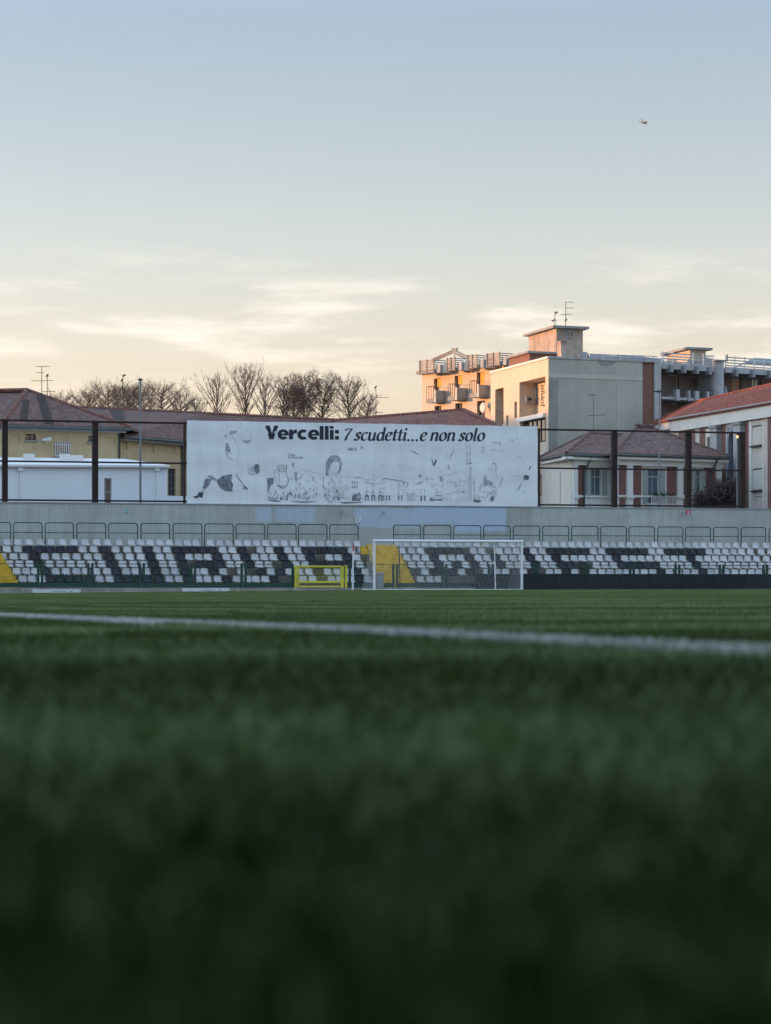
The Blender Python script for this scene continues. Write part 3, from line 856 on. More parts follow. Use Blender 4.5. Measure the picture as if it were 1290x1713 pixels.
pk = [0.0]
def ink_poly(mb, pl, off=.032):
    pk[0] = (pk[0] + .0004) % .006
    p3 = [BP(x, y, off + pk[0]) for x, y in pl]
    tri = tessellate_polygon([[Vector((x, y, 0)) for x, y in pl]])
    k = len(mb.v); mb.v += [tuple(p) for p in p3]
    for t_ in tri: mb.f.append(tuple(k + i for i in t_))
def ink_line(mb, pl, w):
    ww = w if isinstance(w, (list, tuple)) else [w] * len(pl)
    for i in range(len(pl) - 1):
        (x0, y0), (x1, y1) = pl[i], pl[i + 1]
        L = math.hypot(x1 - x0, y1 - y0) or 1
        nx, ny = -(y1 - y0) / L / 2, (x1 - x0) / L / 2
        a, b = ww[i], ww[i + 1]
        ink_poly(mb, [(x0 + nx * a, y0 + ny * a), (x1 + nx * b, y1 + ny * b), (x1 - nx * b, y1 - ny * b), (x0 - nx * a, y0 - ny * a)])
def el(cx, cy, rx, ry, a0=0, a1=360, n=16):
    return [(cx + rx * math.cos(R(a0 + (a1 - a0) * i / n)), cy + ry * math.sin(R(a0 + (a1 - a0) * i / n))) for i in range(n + (1 if a1 - a0 < 360 else 0))]

# sewn seams and lacing to the frame
for a in (.2, .4, .6, .8):
    q = MB(); pp_ = []
    for j in range(21):
        z = z0 + .01 + (z1 - z0 - .03) * j / 20; u = u0 + (u1 - u0) * a
        pp_.append((S(u - .02, VBN + cloth_w(u - .02, z) - .006, z), S(u + .02, VBN + cloth_w(u + .02, z) - .006, z)))
    for (p0, p1), (p2, p3) in zip(pp_, pp_[1:]): q.quad(p0, p1, p3, p2)
    q.build('seam', 'banner', bn, fix=False)
for i in range(30):
    u = u0 + .15 + (u1 - u0 - .3) * i / 29
    q = MB(); q.tube(S(u, VBN - .02 + cloth_w(u, z1 - .08), z1 - .08), S(u + .03, VF - .03, z1 - .03), .012, n=5); q.build('lacing', 'white_paint', bn)
# heavy sans title
def text_mesh(body, offset=0.0, res=6, spc=1.0, shear=0.0):
    c = bpy.data.curves.new('lettering', 'FONT'); c.body = body; c.offset = offset; c.resolution_u = res; c.shear = shear; c.space_character = spc
    o = bpy.data.objects.new('lettering', c); COL.objects.link(o)
    dg = bpy.context.evaluated_depsgraph_get(); dg.update()
    me = bpy.data.meshes.new_from_object(o.evaluated_get(dg))
    vs_ = [v.co.copy() for v in me.vertices]; fs = [tuple(p.vertices) for p in me.polygons]
    bpy.data.objects.remove(o); bpy.data.meshes.remove(me)
    xs = [v.x for v in vs_]; ysn = [v.y for v in vs_]
    x0, x1, y0, y1 = min(xs), max(xs), min(ysn), max(ysn)
    return [((v.x - x0) / (x1 - x0), (v.y - y0) / (y1 - y0)) for v in vs_], fs
def banner_text(name, body, px0, px1, py0, py1, offset, m, shear=0.0, slope=0.0):
    vv_, ff = text_mesh(body, offset, shear=shear, spc=1.0 + offset * 3.0)
    b = MB(); b.v = [tuple(BP(px0 + (px1 - px0) * a, py1 - (py1 - py0) * c + slope * a, .04)) for a, c in vv_]; b.f = ff
    return b.build(name, m, bn, fix=False)
def ring(cx, cy, ro, ri_, a0, a1, n=22):
    return [[(cx + ro[0] * math.cos(R(t0)), cy + ro[1] * math.sin(R(t0))), (cx + ro[0] * math.cos(R(t1)), cy + ro[1] * math.sin(R(t1))), (cx + ri_[0] * math.cos(R(t1)), cy + ri_[1] * math.sin(R(t1))), (cx + ri_[0] * math.cos(R(t0)), cy + ri_[1] * math.sin(R(t0)))]
            for t0, t1 in ((a0 + (a1 - a0) * i / n, a0 + (a1 - a0) * (i + 1) / n) for i in range(n))]
def rc(x0, x1, y0, y1): return [[(x0, y0), (x1, y0), (x1, y1), (x0, y1)]]
HV = {
 'V': (1.20, [[(0, 1.40), (.43, 1.40), (.66, .52), (.62, 0), (.40, 0)], [(1.27, 1.40), (.87, 1.40), (.60, .42), (.56, 0), (.82, 0)]]),
 'e': (1.12, ring(.54, .5, (.56, .53), (.19, .25), 0, 318) + rc(.30, 1.08, .40, .57)),
 'r': (.82, rc(0, .38, 0, 1.0) + [[(.37, .40), (.37, .72), (.46, .92), (.60, 1.02), (.78, 1.02), (.78, .66), (.56, .63)]]),
 'c': (1.04, ring(.54, .5, (.56, .53), (.19, .22), 48, 312)),
 'l': (.49, rc(0, .38, 0, 1.40)),
 'i': (.49, rc(0, .38, 0, 1.0) + rc(0, .38, 1.12, 1.40)),
 ':': (.40, rc(.02, .40, 0, .36) + rc(.02, .40, .64, 1.0)),
}
tb = MB(); adv = sum(HV[c][0] for c in 'Vercelli:'); kx = (567.0 - 443.5) / adv; x_ = 0
for ch in 'Vercelli:':
    for pl in HV[ch][1]:
        ink_poly(tb, [(443.5 + (x_ + p[0]) * kx, 734.6 - p[1] * 16.2 + .8 * (x_ + p[0]) / adv) for p in pl], .04)
    x_ += HV[ch][0]
tb.build('title_word', 'ink_text', bn, fix=False)['kind'] = 'stuff'
banner_text('small_print', 'Citta', 481.8, 494, 758.0, 762.8, .01, 'ink_m')
banner_text('small_print', 'di Vercelli', 481.8, 507, 762.6, 767.2, .01, 'ink_m')

# italic serif words drawn with a broad nib
def ca(cx, cy, rx, ry, a0, a1, n=14):
    return [(cx + rx * math.cos(R(a0 + (a1 - a0) * i / n)), cy + ry * math.sin(R(a0 + (a1 - a0) * i / n))) for i in range(n + 1)]
GL = {
 'o': (.86, [ca(.42, .5, .31, .47, 60, 420, 22)]),
 'c': (.76, [ca(.42, .5, .31, .47, 55, 318), [(.60, .86), (.62, .80)]]),
 'e': (.78, [[(.12, .50), (.40, .55), (.62, .68)] + ca(.42, .70, .22, .28, -5, 110, 7) + ca(.42, .5, .31, .47, 100, 318, 12)]),
 'n': (.94, [[(.06, .93), (.16, .96), (.18, .9), (.18, 0)], [(.18, .62)] + ca(.48, .68, .24, .30, 160, 10, 8) + [(.70, .4), (.69, .10), (.76, .03), (.88, .14)]]),
 'u': (.92, [[(.04, .93), (.14, .97), (.17, .9), (.17, .3)] + ca(.40, .30, .22, .28, 190, 330, 8) + [(.66, .4)], [(.68, .98), (.68, .12), (.75, .03), (.87, .14)]]),
 'd': (.90, [ca(.40, .5, .29, .47, 30, 350, 18), [(.58, 1.48), (.70, 1.50), (.70, .12), (.77, .03), (.88, .14)]]),
 't': (.58, [[(.24, 1.30), (.22, .95), (.22, .18), (.30, .04), (.40, .05), (.50, .18)], [(.02, .95), (.48, .97)]]),
 'i': (.46, [[(.04, .93), (.16, .97), (.18, .9), (.18, .14), (.25, .03), (.38, .15)], [(.20, 1.36), (.22, 1.30)]]),
 'l': (.46, [[(.06, 1.46), (.18, 1.50), (.19, 1.4), (.19, .14), (.26, .03), (.38, .15)]]),
 's': (.68, [[(.58, .74), (.56, .88), (.42, .97), (.26, .92), (.18, .76), (.26, .60), (.42, .47), (.52, .32), (.46, .12), (.30, .03), (.14, .08), (.09, .24)]]),
 '7': (.84, [[(.08, 1.16), (.10, 1.32), (.40, 1.33), (.74, 1.36)], [(.73, 1.34), (.50, .90), (.32, .45), (.26, .02)]]),
 '.': (.46, [[(.18, .06), (.22, .10)]]),
 ' ': (.34, []),
}
def serif_text(body, px0, px1, base, xh, slope=0.0):
    adv = sum(GL[c][0] for c in body); k = (px1 - px0) / adv; x = 0.0
    b = MB()
    for ch in body:
        w, strokes = GL[ch]
        for st_ in strokes:
            for (p, q) in zip(st_, st_[1:]):
                def mp(a, dx, dy):
                    gx = x + a[0] + dx; gy = a[1] + dy
                    px = px0 + (gx + .21 * gy - .1) * k
                    return (px, base - gy * xh + slope * (px - px0) / (px1 - px0))
                nx, ny = (.118, .045)
                if ch == '.' or (ch == 'i' and p[1] > 1.2): nx, ny = .11, .02
                pl = [mp(p, -nx, -ny), mp(q, -nx, -ny), mp(q, nx, ny), mp(p, nx, ny)]
                ink_poly(b, pl, .04)
                if ch in '.i' and (ch == '.' or p[1] > 1.2):
                    cxx, cyy = mp(((p[0] + q[0]) / 2, (p[1] + q[1]) / 2), 0, 0)
                    ink_poly(b, el(cxx, cyy, 2.0, 2.0, n=10), .04)
                else:   # thin the hairlines with a little body
                    tx_, ty_ = .018, .045
                    pl2 = [mp(p, -tx_, ty_), mp(q, -tx_, ty_), mp(q, tx_, -ty_), mp(p, tx_, -ty_)]
                    ink_poly(b, pl2, .04)
        x += w
    o = b.build('title_words', 'ink_text', bn, fix=False); o['kind'] = 'stuff'; return o
serif_text('7 scudetti...e non solo', 575, 812, 737.0, 14.6, slope=1.2)

# sketches: an overhead-kicking footballer, ball, cup, lady, crowd, arcades, church, tower, tree
D1, D2, D3, D4 = MB(), MB(), MB(), MB()     # dark, mottled dark, mid, light
def flush(name):
    par = None
    for m_, b in (('ink_dm', D2), ('ink_m', D3), ('ink_l', D4), ('ink_d', D1)):
        if not b.f: continue
        o = b.build(name if par is None else 'ink_tone', m_, bn if par is None else par, fix=False); o['kind'] = 'stuff'
        par = par or o
        b.v, b.f = [], []
# player
ink_poly(D2, [(363, 803), (372, 796), (388, 793), (387, 806), (390, 810), (388, 822), (378, 822), (368, 816), (363, 806)])           # shorts
ink_poly(D3, [(346, 796), (352, 795), (358, 798), (364, 803), (362, 805), (352, 801)])                                            # thigh
ink_poly(D2, [(344, 800), (354, 802), (349, 813), (343, 818), (339, 816)])                                                        # calf sock
ink_poly(D3, [(341, 818), (343, 819), (339, 824), (337, 823)])
ink_poly(D1, [(333, 823), (340, 824), (339, 833), (333, 831), (329, 834), (323, 831), (326, 830), (330, 829)])                     # boot
ink_poly(D2, [(426, 777), (432, 776), (435, 783), (434, 790), (430, 793), (425, 787)])                                            # hair
ink_poly(D4, [(416, 784), (424, 778), (425, 788), (428, 793), (421, 795), (416, 793)])                                            # face
ink_line(D3, [(395, 792), (398, 798), (408, 812)], [3, 2.2, 1.2]); ink_poly(D2, [(408, 811), (416, 819), (407, 818)])
ink_line(D4, [(390, 822), (402, 821), (418, 814)], .8)
ink_poly(D3, [(378, 741), (382, 742), (386, 756), (377, 757)]); ink_line(D3, [(378, 758), (382, 765), (390, 770)], [1.6, 1, .4]); ink_line(D3, [(379, 759), (388, 758)], .7)
ink_poly(D3, [(376, 728), (379, 726), (378, 732), (376, 732)]); ink_poly(D3, [(383, 724), (388, 720), (397, 721), (394, 724), (388, 727)])
ink_line(D4, [(386, 726), (390, 731), (398, 745), (400, 760), (395, 775)], .6)
flush('printed_footballer')
# ball
ink_line(D4, el(413, 731, 7.6, 10.5, 0, 359, 22), .5)
ink_poly(D3, el(413, 731, 7.7, 10.8, 20, 160, 10) + el(413, 728, 7.2, 9.5, 160, 20, 10) if False else [(406, 736), (409, 739), (413, 740.5), (417, 740), (420, 737.5), (420.5, 735), (416, 737), (411, 737)])
flush('printed_ball')
# pennant and cup
ink_poly(D2, [(447, 800), (458, 799), (458, 808), (452, 814), (448, 826)])
ink_line(D3, [(464, 778), (480, 778), (479, 789), (466, 789), (464, 778)], 1.0)
for i in range(4): ink_line(D3, [(467.5 + i * 3.2, 780), (467.5 + i * 3.2, 787)], .9)
ink_line(D3, [(466, 790), (468, 805), (466, 812), (480, 812), (482, 803), (479, 790)], .9)
ink_line(D3, [(464, 785), (459, 788), (460, 797), (463, 801), (462, 809)], 1.0); ink_line(D3, [(481, 799), (484, 801), (482, 809), (479, 812)], 1.0)
ink_line(D2, [(463, 812), (469, 814), (472, 817), (480, 813)], [1.6, 2.4, 2.2, 1.0])
flush('printed_cup')
# lady
ink_poly(D3, [(545, 794), (545, 776), (548, 767), (556, 761), (565, 762), (570, 767), (572, 776), (570, 787), (566, 793), (563, 792), (567, 785), (568, 775), (564, 771), (558, 772), (553, 778), (550, 786), (549, 796)])
ink_poly(D2, [(545, 792), (546, 776), (550, 768), (553, 768), (551, 778), (549, 788), (547, 797)])
ink_line(D4, [(553, 778), (552, 786), (556, 791), (562, 792)], .5); ink_line(D4, [(549, 796), (556, 793), (564, 796)], .8)
ink_line(D3, [(541, 796), (541, 808), (543, 820)], [1.2, .8, 1.4])
for (x, y) in ((548, 820), (554, 819), (561, 821), (566, 817), (572, 813), (576, 818), (570, 824), (580, 816), (563, 827), (573, 829)):
    ink_line(D4, el(x, y, 3.4, 3.8, 0, 359, 9), .9)
flush('printed_lady')
ri = random.Random(21)
# mottled crowd and undergrowth along the lower edge
for i in range(95):
    x = ri.uniform(448, 606); y = 838 - abs(ri.gauss(0, 7))
    h = ri.uniform(2, 9); w = ri.uniform(.8, 3.2)
    ink_poly((D2, D3, D3, D4)[ri.randrange(4)], [(x, y), (x + w, y - h * .3), (x + w * .6 + ri.uniform(-2, 2), y - h), (x - w * .4, y - h * .5)])
for i in range(60):
    x = ri.choice((ri.uniform(545, 575), ri.uniform(480, 545))); y = ri.uniform(800, 838)
    ink_line((D3, D4)[ri.randrange(2)], [(x, y), (x + ri.uniform(-3, 3), y - ri.uniform(2, 8))], ri.uniform(.4, 1.2))
for (a, b) in (((448, 836), (470, 839)), ((488, 838), (530, 839)), ((548, 839), (606, 840))): ink_line(D2, [a, ((a[0] + b[0]) / 2, a[1] + 2.2), b], [1, 2.6, 1])
ink_line(D3, [(495, 803), (503, 799), (508, 792)], [1.4, 1.2, .8]); ink_poly(D3, [(493, 790), (498, 788), (496, 804), (494, 804)]); ink_poly(D3, [(488, 775), (492, 773), (492, 782), (489, 780)])
ink_line(D3, [(521, 795), (524, 800), (525, 806)], [.6, 2.2, .6]); ink_line(D4, [(500, 784), (520, 789), (541, 793)], .7); ink_line(D4, [(571, 797), (600, 798), (612, 801)], .8)
ink_line(D3, [(594, 799), (603, 798)], 1.6)
for i, x in enumerate((583, 587, 591, 595)):
    ink_poly(D3, [(581 + i * 4, 751), (584 + i * 4, 748), (585 + i * 4, 752 + (i % 2) * 2), (582.5 + i * 4, 754)])
ink_poly(D3, [(603, 747), (606, 746), (608, 750), (605, 751)])
flush('printed_crowd')
# windows and arcades
for i in range(3): ink_poly(D3, [(588 + i * 4, 806), (590 + i * 4, 804), (590.5 + i * 4, 810), (588.5 + i * 4, 810)]); ink_poly(D3, [(588 + i * 4, 813), (590 + i * 4, 812), (590.5 + i * 4, 817), (588.5 + i * 4, 817)])
ink_poly(D2, [(589, 838), (589, 829), (596, 826), (603, 826), (603, 838)])
for x in (610, 621, 633): 
    ink_poly(D2, [(x, 838), (x, 830)] + el(x + 3.5, 830, 3.5, 3.0, 180, 360, 6) + [(x + 7, 838), (x + 5, 838), (x + 5, 831), (x + 2.4, 831), (x + 2.4, 838)])
    ink_poly(D3, [(x + 1.5, 825), (x + 3, 818), (x + 5, 825)])
for x in (642, 647, 652, 667, 672): ink_line(D2, [(x, 829), (x, 837)], 1.8); ink_line(D3, [(x - 2, 829.5), (x + 3, 829.5)], 1.2)
for x in (667, 675, 682): ink_line(D3, [(x, 806), (x, 814)], .9); ink_line(D3, [(x, 822), (x, 828)], .8)
ink_line(D3, [(640, 804), (643, 800), (662, 803), (685, 808)], [.6, 2.0, 1.8, .8]); ink_line(D4, [(612, 807), (632, 810)], 2.4); ink_line(D3, [(695, 810), (703, 808), (708, 805)], [.6, 2, .8])
ink_poly(D4, [(680, 838), (680, 826), (694, 824), (695, 838)])
for x in (703, 709): ink_poly(D2, [(x, 838), (x, 829), (x + 3, 829), (x + 3, 838)]); ink_line(D3, [(x + 1, 818), (x + 1, 826)], .8)
ink_poly(D2, [(718, 838), (719, 834), (722, 832), (725, 834), (726, 838)]); ink_line(D3, [(726, 829), (740, 829)], 1.4); ink_line(D2, [(726, 836), (741, 836)], 2.2); ink_line(D3, [(730, 818), (731, 828)], 1)
for (x, y) in ((640, 777), (649, 778), (667, 779), (686, 783), (672, 795)): ink_line(D4, [(x, y), (x + ri.uniform(1, 4), y + ri.uniform(-4, 4))], 1.2)
ink_line(D3, [(687, 753), (694, 757), (701, 761)], [.8, 2, .8]); ink_poly(D2, [(722, 769), (724, 768), (725, 776), (729, 768), (732, 770), (729, 776), (727, 780), (724, 778)])
ink_poly(D3, [(700, 795), (703, 793), (706, 797), (703, 800)]); ink_poly(D3, [(735, 796), (739, 797), (742, 806), (737, 805)])
for i in range(110):      # faint facades and roofs behind the arcade
    x = ri.uniform(606, 800); y = ri.uniform(800, 838)
    if ri.random() < .6: ink_line(D4, [(x, y), (x, y - ri.uniform(2, 9))], ri.uniform(.4, .9))
    else: ink_line(D4, [(x, y), (x + ri.uniform(4, 16), y + ri.uniform(-1.5, 1.5))], ri.uniform(.4, .9))
flush('printed_arcade')
# church front and bell tower
for x in (748, 754, 768, 776): ink_line(D4, [(x, 795 + abs(762 - x) * .6), (x, 838)], .6)
ink_line(D4, [(750, 795), (776, 786)], .8); ink_line(D3, [(751, 770), (755, 761), (761, 752)], [.5, 1.6, .6]); ink_line(D4, [(748, 766), (749, 760)], 1)
ink_poly(D4, el(762, 810, 2.4, 6, n=10)); ink_line(D3, el(762, 826, 4, 3.5, 180, 360, 6), 1.2); ink_line(D3, el(774, 825, 3, 2.6, 180, 360, 6), 1.4); ink_poly(D3, [(749, 778), (751, 777), (752, 785), (749, 784)])
for x in (781, 786.5): ink_line(D4, [(x, 742), (x, 838)], .6)
for y in (746, 757, 768): ink_line(D3, [(781.5, y), (781.5, y + 5)], 1.3); ink_line(D3, [(786, y - 1), (786.8, y + 6)], 1.5)
ink_line(D3, [(779, 776), (790, 775)], 1.6); ink_poly(D4, [(785, 780), (788.5, 780), (789, 838), (784, 838)])
ink_line(D3, [(793, 806), (793.5, 838)], 1.2); ink_poly(D2, [(792, 836), (797, 835), (806, 838), (800, 841), (793, 840)])
flush('printed_church')
# tree and figure at the right
for i in range(120):
    a = ri.uniform(0, 6.28); q = ri.random() ** .5
    x, y = 813 + math.cos(a) * q * 18, 820 + math.sin(a) * q * 17
    if x > 832 or y > 838: continue
    ink_poly((D3, D4, D4)[ri.randrange(3)], [(x, y), (x + ri.uniform(1, 3), y + ri.uniform(-1, 1)), (x + ri.uniform(0, 2), y + ri.uniform(1, 3))])
ink_poly(D3, [(808, 800), (813, 795), (815, 803), (824, 806), (824, 812), (812, 812)]); ink_line(D3, [(822, 778), (827, 774), (830, 780), (829, 788)], [.8, 1.4, 1.2, .6]); ink_line(D4, [(816, 788), (820, 783), (829, 789), (833, 800)], .9)
ink_poly(D2, [(820, 832), (824, 829), (828, 832), (825, 839), (821, 838)]); ink_line(D3, [(836, 814), (839, 804), (842, 797)], [1, 1.4, .5])
for (x, y, w, h) in ((808, 745, 3, 9), (805, 752, 3, 6), (822, 740, 14, 2), (836, 738, 1, 8), (820, 755, 12, -3), (836, 752, 6, 4), (851, 734, 4, 6), (857, 735, 1, 5), (862, 733, 4, 1), (870, 731, 5, 1), (866, 762, 3, 3), (860, 796, 14, -1), (869, 764, 3, 3)):
    ink_line((D3, D4)[ri.randrange(2)], [(x, y), (x + w * .5, y + h * .5 + ri.uniform(-1, 1)), (x + w, y + h)], [.5, 1.4, .5])
ink_poly(D2, [(875, 798), (879, 794), (886, 797), (884, 803), (877, 803)]); ink_line(D1, [(885, 787), (886, 782), (889, 780)], [.8, 1.6, .8])
ink_line(D3, [(865, 822), (869, 815), (873, 807)], [.6, 2, .6]); ink_line(D4, [(872, 828), (879, 821)], .8)
flush('printed_tree')
# shade in the folds of the lower hem, painted as dark strips
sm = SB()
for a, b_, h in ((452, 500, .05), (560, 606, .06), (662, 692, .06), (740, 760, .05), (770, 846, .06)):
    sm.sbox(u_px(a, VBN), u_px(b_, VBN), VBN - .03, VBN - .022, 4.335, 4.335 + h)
sm.build('hem_fold_shade', 'ink_dm', bn)

# little signs on the corrugated wall
def wall_sign(px0, px1, py0, py1, m, label, glyph=None, gm='white_plain'):
    v = VW - .05
    b = SB(); u0, u1 = u_px(px0, v), u_px(px1, v); za, zb = z_px(px0, py1, v), z_px(px0, py0, v)
    t = thing('wall_sign', label, 'sign', S((u0 + u1) / 2, v, za))
    b.sbox(u0, u1, v - .012, v, za, zb); b.build('plate', m, t)
    q = SB()
    for (x0, x1, y0, y1) in glyph or []:
        q.sbox(u0 + (u1 - u0) * x0, u0 + (u1 - u0) * x1, v - .018, v - .0125, za + (zb - za) * y0, za + (zb - za) * y1)
    if glyph: q.build('pictogram', gm, t)
wall_sign(1147.5, 1154.5, 853, 860.5, 'sign_red', 'small red and white fire extinguisher sign on corrugated wall', [(.42, .66, .2, .8), (.3, .5, .62, .8), (0, 1, -.14, -.02)])
wall_sign(209, 213.5, 852.5, 857.5, 'sign_green', 'small teal exit sign on corrugated wall at left', [(.2, .45, .2, .8), (.5, .8, .4, .6)])
wall_sign(593.5, 604, 864.5, 874, 'foam_white', 'pale paper notice on corrugated wall beside stair gap', [(.15, .8, .65, .8), (.15, .6, .35, .5)], 'grey_metal')
def wall_lamp(px, py, label):
    v = VW - .05; c = S(u_px(px, v), v, z_px(px, py, v))
    t = thing('wall_lamp', label, 'lamp', c)
    b = MB(); b.tube(c, c - N * .12 + Vector((0, 0, .03)), .03); b.build('arm', 'dark_metal', t)
    b = MB(); q = c - N * .16; b.tube(q + Vector((0, 0, .05)), q - Vector((0, 0, .06)), .05, .09, 8); b.build('lamp_head', 'galv', t)
wall_lamp(572, 856, 'small lamp fixed on corrugated wall below the lady sketch')
wall_lamp(640, 857, 'small lamp fixed on corrugated wall above the centre stairs')
wall_lamp(1142, 858, 'small dark lamp beside the red sign on corrugated wall')

# ------------------------------------------------------------------ pitch-side fence, gate, boards
VFN = 4.75
ZK = .105
def fence_panel(px0, px1, label, board=True):
    u0, u1 = u_px(px0, VFN), u_px(px1, VFN)
    t = thing('fence_panel', label, 'fence', S((u0 + u1) / 2, VFN, ZK), 'green mesh fence panels along the terrace')
    zt = 1.27
    for uu in (u0 + .06, u1 - .06):
        b = SB(); b.sbox(uu - .055, uu + .055, VFN - .05, VFN + .05, ZK + .002, zt + .02); b.build('post', 'green_metal', t)
    b = SB(); b.sbox(u0 + .116, u1 - .116, VFN - .018, VFN + .018, zt - .035, zt); b.build('top_rail', 'green_metal', t)
    b = SB(); b.sbox(u0 + .116, u1 - .116, VFN - .022, VFN + .022, ZK + .02, ZK + (.24 if board else .06)); b.build('base_board', 'green_metal', t)
    b = SB(); n_ = int((u1 - u0 - .23) / .075)
    zb = ZK + (.24 if board else .06)
    for i in range(1, n_):
        uu = u0 + .116 + (u1 - u0 - .232) * i / n_
        b.sbox(uu - .003, uu + .003, VFN - .003, VFN + .003, zb, zt - .035)
    for z in [zb + .15 * k for k in range(1, int((zt - zb) / .15) + 1)]:
        if z < zt - .05: b.sbox(u0 + .116, u1 - .116, VFN + .0035, VFN + .0085, z - .003, z + .003)
    o = b.build('wire_mesh', 'green_metal', t); o['kind'] = 'stuff'
fl_ = [(-18, 66), (68.5, 150), (152.5, 236), (238.5, 322), (324.5, 406.5), (409, 491.5)]
for i, (a, b) in enumerate(fl_): fence_panel(a, b, f'green mesh fence panel left of the yellow gate, {ordn(len(fl_) - i)} from the gate')
fr_ = [(583, 660), (662.5, 742), (744.5, 820), (822.5, 896), (898.5, 979), (981.5, 1056), (1058.5, 1132), (1134.5, 1206), (1208.5, 1279), (1281.5, 1352)]
for i, (a, b) in enumerate(fr_): fence_panel(a, b, f'green mesh fence panel right of the yellow gate, {ordn(i + 1)} from the gate')

gv = VFN - .12
ga, gb = u_px(493, gv), u_px(580.5, gv)
gt = thing('pitch_gate', 'yellow metal gate with mesh infill between the green fence panels', 'gate', S((ga + gb) / 2, gv, ZK))
zt, zb = z_px(536, 946, gv), z_px(536, 983.5, gv)
def gbox(name, a, b, z0, z1, d=.05, m='yellow_metal', off=0):
    q = SB(); q.sbox(a, b, gv - d / 2 + off, gv + d / 2 + off, z0, z1); return q.build(name, m, gt)
gbox('gate_post', ga, ga + .10, ZK + .002, zt + .02, .10); gbox('gate_post', gb - .10, gb, ZK + .002, zt + .02, .10)
gbox('gate_post', gb - .32, gb - .17, ZK + .002, zt - .02, .08); gbox('gate_post', ga + .14, ga + .22, ZK + .03, zt - .02, .06)
gbox('top_rail', ga + .10, gb - .33, zt - .09, zt, .06); gbox('bottom_rail', ga + .225, gb - .33, zb + .03, zb + .11, .06)
gbox('middle_rail', ga + .225, gb - .33, zb + .24, zb + .32, .05)
gbox('kick_plate', ga + .225, gb - .33, zb + .32, zb + .345, .03, 'yellow_metal')
q = SB()
for i in range(1, 28):
    uu = ga + .225 + (gb - ga - .555) * i / 28; q.sbox(uu - .003, uu + .003, gv - .003, gv + .003, zb + .33, zt - .09)
for i in range(1, 6):
    z = zb + .345 + (zt - zb - .45) * i / 6; q.sbox(ga + .225, gb - .33, gv + .0035, gv + .009, z - .003, z + .003)
o = q.build('wire_mesh', 'yellow_metal', gt); o['kind'] = 'stuff'

# black perimeter boards on the right
vb = 4.05
edges = [796, 876] + [876 + (1350 - 876) * i / 9 for i in range(1, 10)]
for i, (a, b_) in enumerate(zip(edges, edges[1:])):
    u0, u1 = u_px(a, vb), u_px(b_, vb)
    t = thing('perimeter_board', f'black board standing along the pitch edge, {ordn(i + 1)} from the goal net', 'board', S((u0 + u1) / 2, vb, zf(S((u0 + u1) / 2, vb, 0).x)), 'black perimeter boards right of the goal')
    zb_ = min(zf(S(u0, vb, 0).x), zf(S(u1, vb, 0).x)) - .02
    q = SB(); q.sbox(u0 + .006, u1 - .006, vb - .03, vb + .03, zb_, .80 + .006 * (i % 3)); q.build('panel', 'black_board', t)
    for uu in (u0 + .4, u1 - .4):
        q = SB(); q.hexa([S(uu - .03, vb + .031, zb_), S(uu + .03, vb + .031, zb_), S(uu + .03, vb + .45, zb_), S(uu - .03, vb + .45, zb_), S(uu - .03, vb + .031, .62), S(uu + .03, vb + .031, .62), S(uu + .03, vb + .06, .62), S(uu - .03, vb + .06, .62)])
        q.build('brace', 'dark_metal', t)

# low white foam boards by the kerb at the left
def foam(px0, px1, label, v=3.9):
    u0, u1 = u_px(px0, v), u_px(px1, v); zb = zf(S(u0, v, 0).x) - .02
    t = thing('foam_board', label, 'board', S((u0 + u1) / 2, v, zb), 'low white boards at the kerb')
    q = SB(); q.sbox(u0, u1, v - .09, v + .09, zb, zb + .20); q.build('block', 'foam_white', t)
    q = SB(); q.sbox(u0 + .9, u0 + 1.6, v - .096, v - .0905, zb + .09, zb + .12); q.sbox(u0 + 1.75, u0 + 1.9, v - .096, v - .0905, zb + .08, zb + .13); q.build('faded_print', 'grey_metal', t)
foam(54.5, 134.5, 'low white foam board on the kerb nearest the left edge')
foam(305, 383.5, 'low white foam board on the kerb between left board and yellow gate')

# corner pole with red top
pv_ = .6
pu = u_px(590, pv_); pz = zf(S(pu, pv_, 0).x) - .02
t = thing('marker_pole', 'thin white pole with red flag top beside the yellow gate', 'pole', S(pu, pv_, pz))
b = SB(); b.tube(S(pu, pv_, pz), S(pu + .03, pv_, z_px(590, 922, pv_)), .045, .035, 8); b.build('pole', 'white_paint', t)
b = SB(); b.tube(S(pu + .03, pv_, z_px(590, 922, pv_) + .001), S(pu + .035, pv_, z_px(590, 909, pv_)), .036, .03, 8); b.build('red_tip', 'red_paint', t)

# ------------------------------------------------------------------ goal
gu0, gu1 = u_px(626, 0), u_px(873, 0)
goal = thing('football_goal', 'white football goal with net standing before the terrace', 'goal', S((gu0 + gu1) / 2, 0, 0))
GH = 2.335; GR = .062
zl, zr = zf(S(gu0, 0, 0).x) - .02, zf(S(gu1, 0, 0).x) - .02
for uu, zz in ((gu0, zl), (gu1, zr)):
    b = SB(); b.tube(S(uu, 0, zz), S(uu, 0, GH - GR), GR, n=12); b.build('post', 'white_paint', goal, smooth=False)
b = SB(); b.tube(S(gu0 - GR, 0, GH), S(gu1 + GR, 0, GH), GR, n=12); b.build('crossbar', 'white_paint', goal)
bp_u = [gu0 + .05, gu1 - .05]
GD, GT = 2.0, .85
for uu in (u_px(669.5, 2.6), u_px(829, 2.6)):
    b = SB(); b.tube(S(uu, 2.6, -.05), S(uu - .06, 2.6, 2.2), .028, n=8)
    o = b.build('net_pole', 'green_metal' if uu < 2 else 'white_paint', goal)
b = SB(); zg = .02; b.stube((gu0, .06, zg), (gu0, GD, zg), .03); b.stube((gu0, GD, zg), (gu1, GD, zg), .03); b.stube((gu1, GD, zg), (gu1, .06, zg), .03); b.build('base_frame', 'white_paint', goal)
